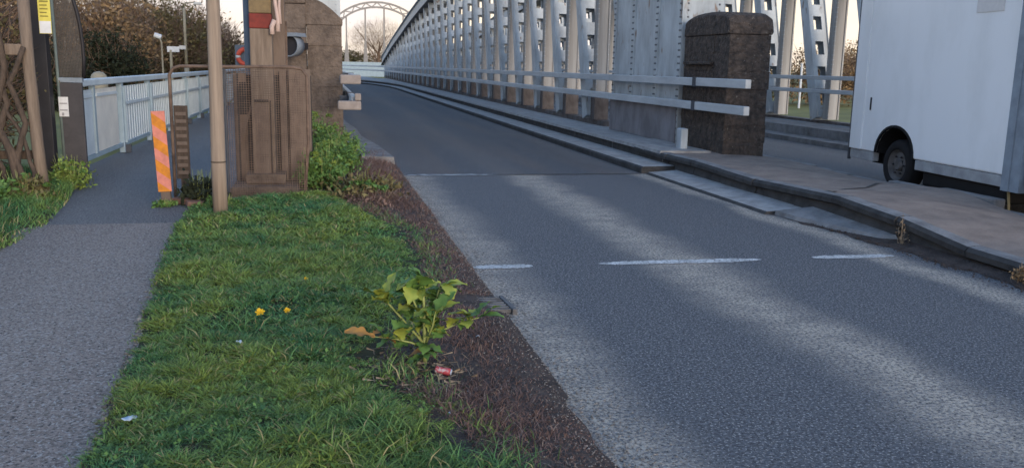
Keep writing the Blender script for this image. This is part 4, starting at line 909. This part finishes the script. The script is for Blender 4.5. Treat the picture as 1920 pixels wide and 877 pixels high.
# cab ahead of the box
cp = [(-BL-.16,.40),(-BL-.16,2.25),(-BL-.75,2.28),(-BL-1.45,1.55),(-BL-2.15,1.30),(-BL-2.3,.95),(-BL-2.3,.40)]+[(p[0],p[1]) for p in reversed(arch(-BL-1.25,.40,.44))][::-1][::-1]
MB().prism(cp, 'x', .03, W-.03).build('cab', 'van', vn, bevel=.04)
MB().prism([(-BL-.3,1.4),(-BL-.3,2.12),(-BL-.72,2.14),(-BL-1.25,1.55),(-BL-1.25,1.4)], 'x', .018, .032).build('side_window', 'glass', vn)
MB().box(-.18,.0,-BL-1.2,-BL-1.05,1.4,1.7).build('wing_mirror', 'black', vn, bevel=.02); MB().box(.1,.4,-BL-2.33,-BL-2.28,.75,.95).build('headlight', 'lamphead', vn, bevel=.02); MB().box(W-.4,W-.1,-BL-2.33,-BL-2.28,.75,.95).build('headlight', 'lamphead', vn, bevel=.02)
MB().beam((.02,-BL+.02,.33),(.05,-BL+.0,.02), .03,.008).build('hanging_strap', 'strap', vn)

# ------------------------------------------------------------------ gully grating
gg = empty('gully_grating', (.98,5.22,.020), 'half-buried iron gully grating at the dirty road edge', 'grating')
gg.rotation_euler = (R(2), R(3), R(6))
for k in range(6): MB().box(-.14,.13,-.135+k*.048,-.112+k*.048,.0,.026).build('bar', 'iron', gg, bevel=.004)
MB().box(.135,.165,-.15,.15,-.01,.03).build('frame_side', 'iron', gg, bevel=.004); MB().box(-.16,-.145,-.15,.15,-.01,.026).build('frame_side', 'bracket', gg); MB().box(-.14,.13,-.14,.14,-.03,-.012).build('pit', 'chassis', gg)

# ------------------------------------------------------------------ weed plant with big leaves
def leafmesh(L_, w_, droop, lob=0.28, n=10, fold=.2):
    mb = MB(); vs = []; fs = []; ph = random.uniform(0,6); sx = random.uniform(-.25,.25)
    for i in range(n+1):
        t = i/n; ww = w_*(math.sin(math.pi*min(1, t*.92+.04))**.7)*(.45+.75*t if t < .75 else 1.01-(t-.75)*1.6)*(1+lob*math.sin(t*19))
        z = droop*(t**1.7)*-1+.35*t*(1-t)*L_; x = L_*t
        y_ = sx*L_*t*t; c_ = .12*w_*math.sin(t*14+ph); vs += [(x,y_-ww,z+abs(ww)*fold+c_),(x,y_-ww*.5,z+abs(ww)*fold*.3-c_*.5),(x,y_,z),(x,y_+ww*.5,z+abs(ww)*fold*.3+c_*.5),(x,y_+ww,z+abs(ww)*fold-c_)]
        if i:
            a, b = 5*(i-1), 5*i
            for k in range(4): fs.append((a+k, b+k, b+k+1, a+k+1))
    return mb.add(vs, fs)
wd = empty('tall_weed', (.46,3.98,.09), 'upright leafy weed with yellowing leaves beside the bare soil', 'weed')
MB().tube([(0,0,-.03),(.0,.0,.15),(-.005,0,.3),(-.012,0,.41)], [.011,.010,.008,.004], 8).build('stem', 'stem', wd, smooth=True)
LV = []
SH = [((-.01,0,.12),(-.16,.02,.30),(-.23,.03,.36)), ((0,0,.14),(.15,-.02,.21),(.27,-.02,.24)), ((0,0,.1),(-.13,-.03,.15),(-.25,-.03,.17)), ((0,0,.2),(.06,.02,.34),(.08,.03,.40)), ((0,0,.2),(-.06,-.02,.34),(-.09,-.02,.41)), ((0,0,.1),(.03,-.06,.22),(.04,-.09,.30)), ((0,0,.08),(-.04,.06,.2),(-.05,.09,.30)), ((0,0,.25),(-.01,0,.38),(-.015,0,.44))]
for q_, sh in enumerate(SH):
    MB().tube(sh, [.006,.0045,.002], 6).build('side_stem', 'stem', wd, smooth=True)
    A_, B_, C_ = [Vector(p) for p in sh]
    for k in range(15):
        t = .2+.8*k/14; P0 = A_.lerp(B_, t*2) if t < .5 else B_.lerp(C_, t*2-1); L_ = random.uniform(.055,.115)
        mm_ = 'leafo' if (q_ == 2 and k > 11) else ('leafy' if random.random() < (.6 if q_ in (0,1) and k > 5 else .3) else 'leaf')
        LV.append((random.uniform(0,6.28), P0, L_*(1.25 if k > 8 else 1), L_*random.uniform(.3,.46), random.uniform(-.01,.03), mm_, random.uniform(-60,25)))
for k in range(16): LV.append((k*2.4, Vector((0,0,random.uniform(.01,.12))), random.uniform(.05,.12), random.uniform(.018,.032), .03, 'leaf' if k % 9 else 'leafo', random.uniform(-30,5)))
for (a,z,L_,w_,dr,m_,el) in LV:
    o = leafmesh(L_,w_,dr).build('leaf', m_, wd, smooth=True); o.location = z; o.rotation_euler = (random.uniform(-.4,.4), R(el), a)
# dandelions
for (x,y,s,lb_) in ((-.35,4.74,1.0,'larger yellow dandelion in the middle of the lawn'),(-.21,4.78,.72,'small yellow dandelion just right of the larger one'),(-.12,5.43,.55,'tiny pale yellow dandelion further back in the lawn')):
    d_ = empty('dandelion', (x,y,float(vh(x,y))), lb_, 'dandelion', 'dandelions in the verge lawn')
    d_.rotation_euler = (R(38), 0, R(10)); d_.scale = (1.05,)*3
    MB().tube([(0,0,0),(0,0,.055)], .003, 6).build('stalk', 'stem', d_)
    f_ = MB()
    for k in range(22):
        a = k*2.4; r_ = (.006+.019*(k/22))*s; f_.add([(0,0,.055),(r_*math.cos(a-.25),r_*math.sin(a-.25),.066-.006*k/22),(r_*1.15*math.cos(a),r_*1.15*math.sin(a),.068-.007*k/22),(r_*math.cos(a+.25),r_*math.sin(a+.25),.066-.006*k/22)], [(0,1,2,3)])
    f_.build('flower_head', 'flower', d_)
# litter
cn_ = empty('crushed_can', (.53,3.82,.105), 'crushed red drinks can lying at the weed foot', 'can'); cn_.rotation_euler = (0,R(8),R(-20)); cn_.scale = (.8,.75,.7)
MB().lathe([(.012,-.055),(.022,-.053),(.027,-.045),(.022,-.01),(.026,.02),(.024,.034),(.012,.036)], (0,0,.02), 'x', 14).build('body', 'canred', cn_, smooth=True); MB().lathe([(.019,.037),(.021,.042),(.012,.043)], (0,0,.02), 'x', 14).build('lid', 'foil', cn_)
def scrap(name, loc, label, w_, h_, m_='foil'):
    mb = MB(); n = 5; vs = []; fs = []
    for i in range(n+1):
        for j in range(3): vs.append((w_*(i/n-.5)+random.uniform(-.004,.004), h_*(j/2-.5)*(1-.5*i/n), random.uniform(0,.014)))
    for i in range(n):
        for j in range(2): k = i*3+j; fs.append((k,k+1,k+4,k+3))
    o = mb.add(vs, fs).build(name, m_, smooth=True, loc=loc); sm = o.modifiers.new('s','SOLIDIFY'); sm.thickness = .002; o.rotation_euler = (.3,.2,1.1)
    return tag(o, label, 'litter')
scrap('paper_scrap', (-.745,3.42,.135), 'pale blue litter scrap lying at the grass edge by the path', .075, .03)
scrap('paper_scrap', (-.41,4.24,.165), 'tiny pale blue scrap caught in the middle of the lawn', .03, .025)
scrap('paper_scrap', (.50,3.35,.10), 'grey plastic scrap on the soil below the red can', .05, .03)
scrap('paper_scrap', (.80,4.45,.07), 'small white litter speck on the brown moss strip', .025, .02)
# dry straws round the weed
X = .42+fuz(260,.14); Y = 3.85+fuz(260,.16)
n = 260; a = rng.uniform(0,6.28,n); L_ = rng.uniform(.02,.07,n); zz_ = vh(X,Y)+.008
V = np.stack([np.stack([X-np.sin(a)*.002,Y+np.cos(a)*.002,zz_],1),np.stack([X+np.sin(a)*.002,Y-np.cos(a)*.002,zz_],1),np.stack([X+np.cos(a)*L_+np.sin(a)*.0015,Y+np.sin(a)*L_-np.cos(a)*.0015,zz_+rng.uniform(0,.02,n)],1),np.stack([X+np.cos(a)*L_-np.sin(a)*.0015,Y+np.sin(a)*L_+np.cos(a)*.0015,zz_+.006],1)],1).reshape(-1,3)
tag(link('dry_straw', npmesh('dry_straw', V, (np.arange(n)*4)[:,None]+np.array([[0,1,2,3]]), 'straw'), kind='stuff'), 'dry straw and stalks lying round the tall weed', 'straw')

# ------------------------------------------------------------------ weeds by the guard frame, pole and gate
def weedclump(name, loc, rx, ry, h, n, label, m_='leaf', size=.03, extra=None, nst=34):
    T = empty(name, loc, label, 'weed'); V,F = leafcloud(n, (0,0,h*.42), (rx,ry,h*.55), size, clumps=int(26+n/60), csize=.34); V[:,2] = np.maximum(V[:,2], 0)
    link('foliage', npmesh('foliage', V, F, m_), T, kind='stuff')
    mb = MB()
    for k in range(nst):
        a = random.uniform(0,6.28); q = random.random()*1.4; mb.tube([(rx*.3*math.cos(a),ry*.3*math.sin(a),-.02),(rx*.7*q*math.cos(a),ry*.7*q*math.sin(a),h*random.uniform(.6,1.25))], [.004,.0015], 5)
    mb.build('stems', 'straw' if m_ in ('brownleaf', 'straw', 'mossleaf') else 'stem', T)
    if extra: V,F = leafcloud(int(n*.3), (0,0,h*.6), (rx*.9,ry*.9,h*.45), size, clumps=14, csize=.12); link('young_leaves', npmesh('young_leaves', V, F, extra), T, kind='stuff')
    return T
weedclump('weed_clump', (-.02,10.0,.1), .24,.40,.42, 2200, 'bright green weeds growing right of the guard frame', 'leaf', .023, 'leafs')
weedclump('weed_clump', (.16,11.6,.1), .36,.8,.40, 3200, 'dense green weeds between the guard frame and road', 'leaf', .023, 'leafs')
weedclump('weed_clump', (.30,13.6,.1), .30,.8,.36, 2200, 'green weeds at the foot of the left stone pillar', 'leaf', .024, 'leafs')
weedclump('weed_clump', (-.12,14.9,.1), .4,.7,.6, 2000, 'taller weeds against the left stone pillar', 'leaf', .024, 'leafs')
weedclump('weed_clump', (.42,9.6,.08), .4,.5,.24, 1100, 'straggly olive weeds where grass meets brown moss', 'oliveleaf', .03, 'leaf')
weedclump('weed_clump', (-1.18,9.1,.09), .2,.16,.30, 700, 'dark weeds between the wooden pole and striped marker', 'darkleaf', .03)
weedclump('weed_clump', (-.95,8.75,.09), .16,.12,.14, 350, 'low green weeds at the foot of the wooden pole', 'leaf', .025)
weedclump('weed_clump', (-1.52,9.0,.09), .12,.10,.07, 200, 'flat leaves at the foot of the striped marker post', 'leaf', .022)
weedclump('weed_clump', (-2.72,10.35,.1), .22,.3,.30, 800, 'yellowish weeds at the foot of the dark gate', 'leafs', .022, 'leaf')
weedclump('weed_clump', (-2.85,9.3,.12), .22,.25,.26, 600, 'olive weeds at the foot of the timber fence post', 'oliveleaf', .028, 'leaf')
weedclump('weed_clump', (-3.15,8.85,.14), .3,.35,.30, 1000, 'lush green weeds at the left edge below the climber', 'leaf', .03, 'leafy')
weedclump('dead_weed_clump', (.52,9.25,.05), .34,.6,.16, 900, 'low dead grey-brown weeds at the top corner of the lawn', 'mossleaf', .016)
weedclump('kerb_weed', (5.03,6.75,.02), .05,.09,.24, 70, 'dry pale weed growing against the island kerb', 'straw', .014, nst=5)
weedclump('kerb_weed', (5.0,5.3,.02), .08,.12,.12, 90, 'dark straggly weed in the gutter near the picture edge', 'brownleaf', .018, nst=6)
for (x,y,r_,lb_) in ((-1.22,8.95,20,'broken brick lying by the dark weeds near pole'),(-1.38,9.15,-35,'second brick piece behind the broken brick near the marker')):
    o = tag(MB().box(-.09,.09,-.05,.05,0,.055).build('broken_brick', 'brick', bevel=.012, loc=(x,y,.1)), lb_, 'brick'); o.rotation_euler = (.1,.05,R(r_))
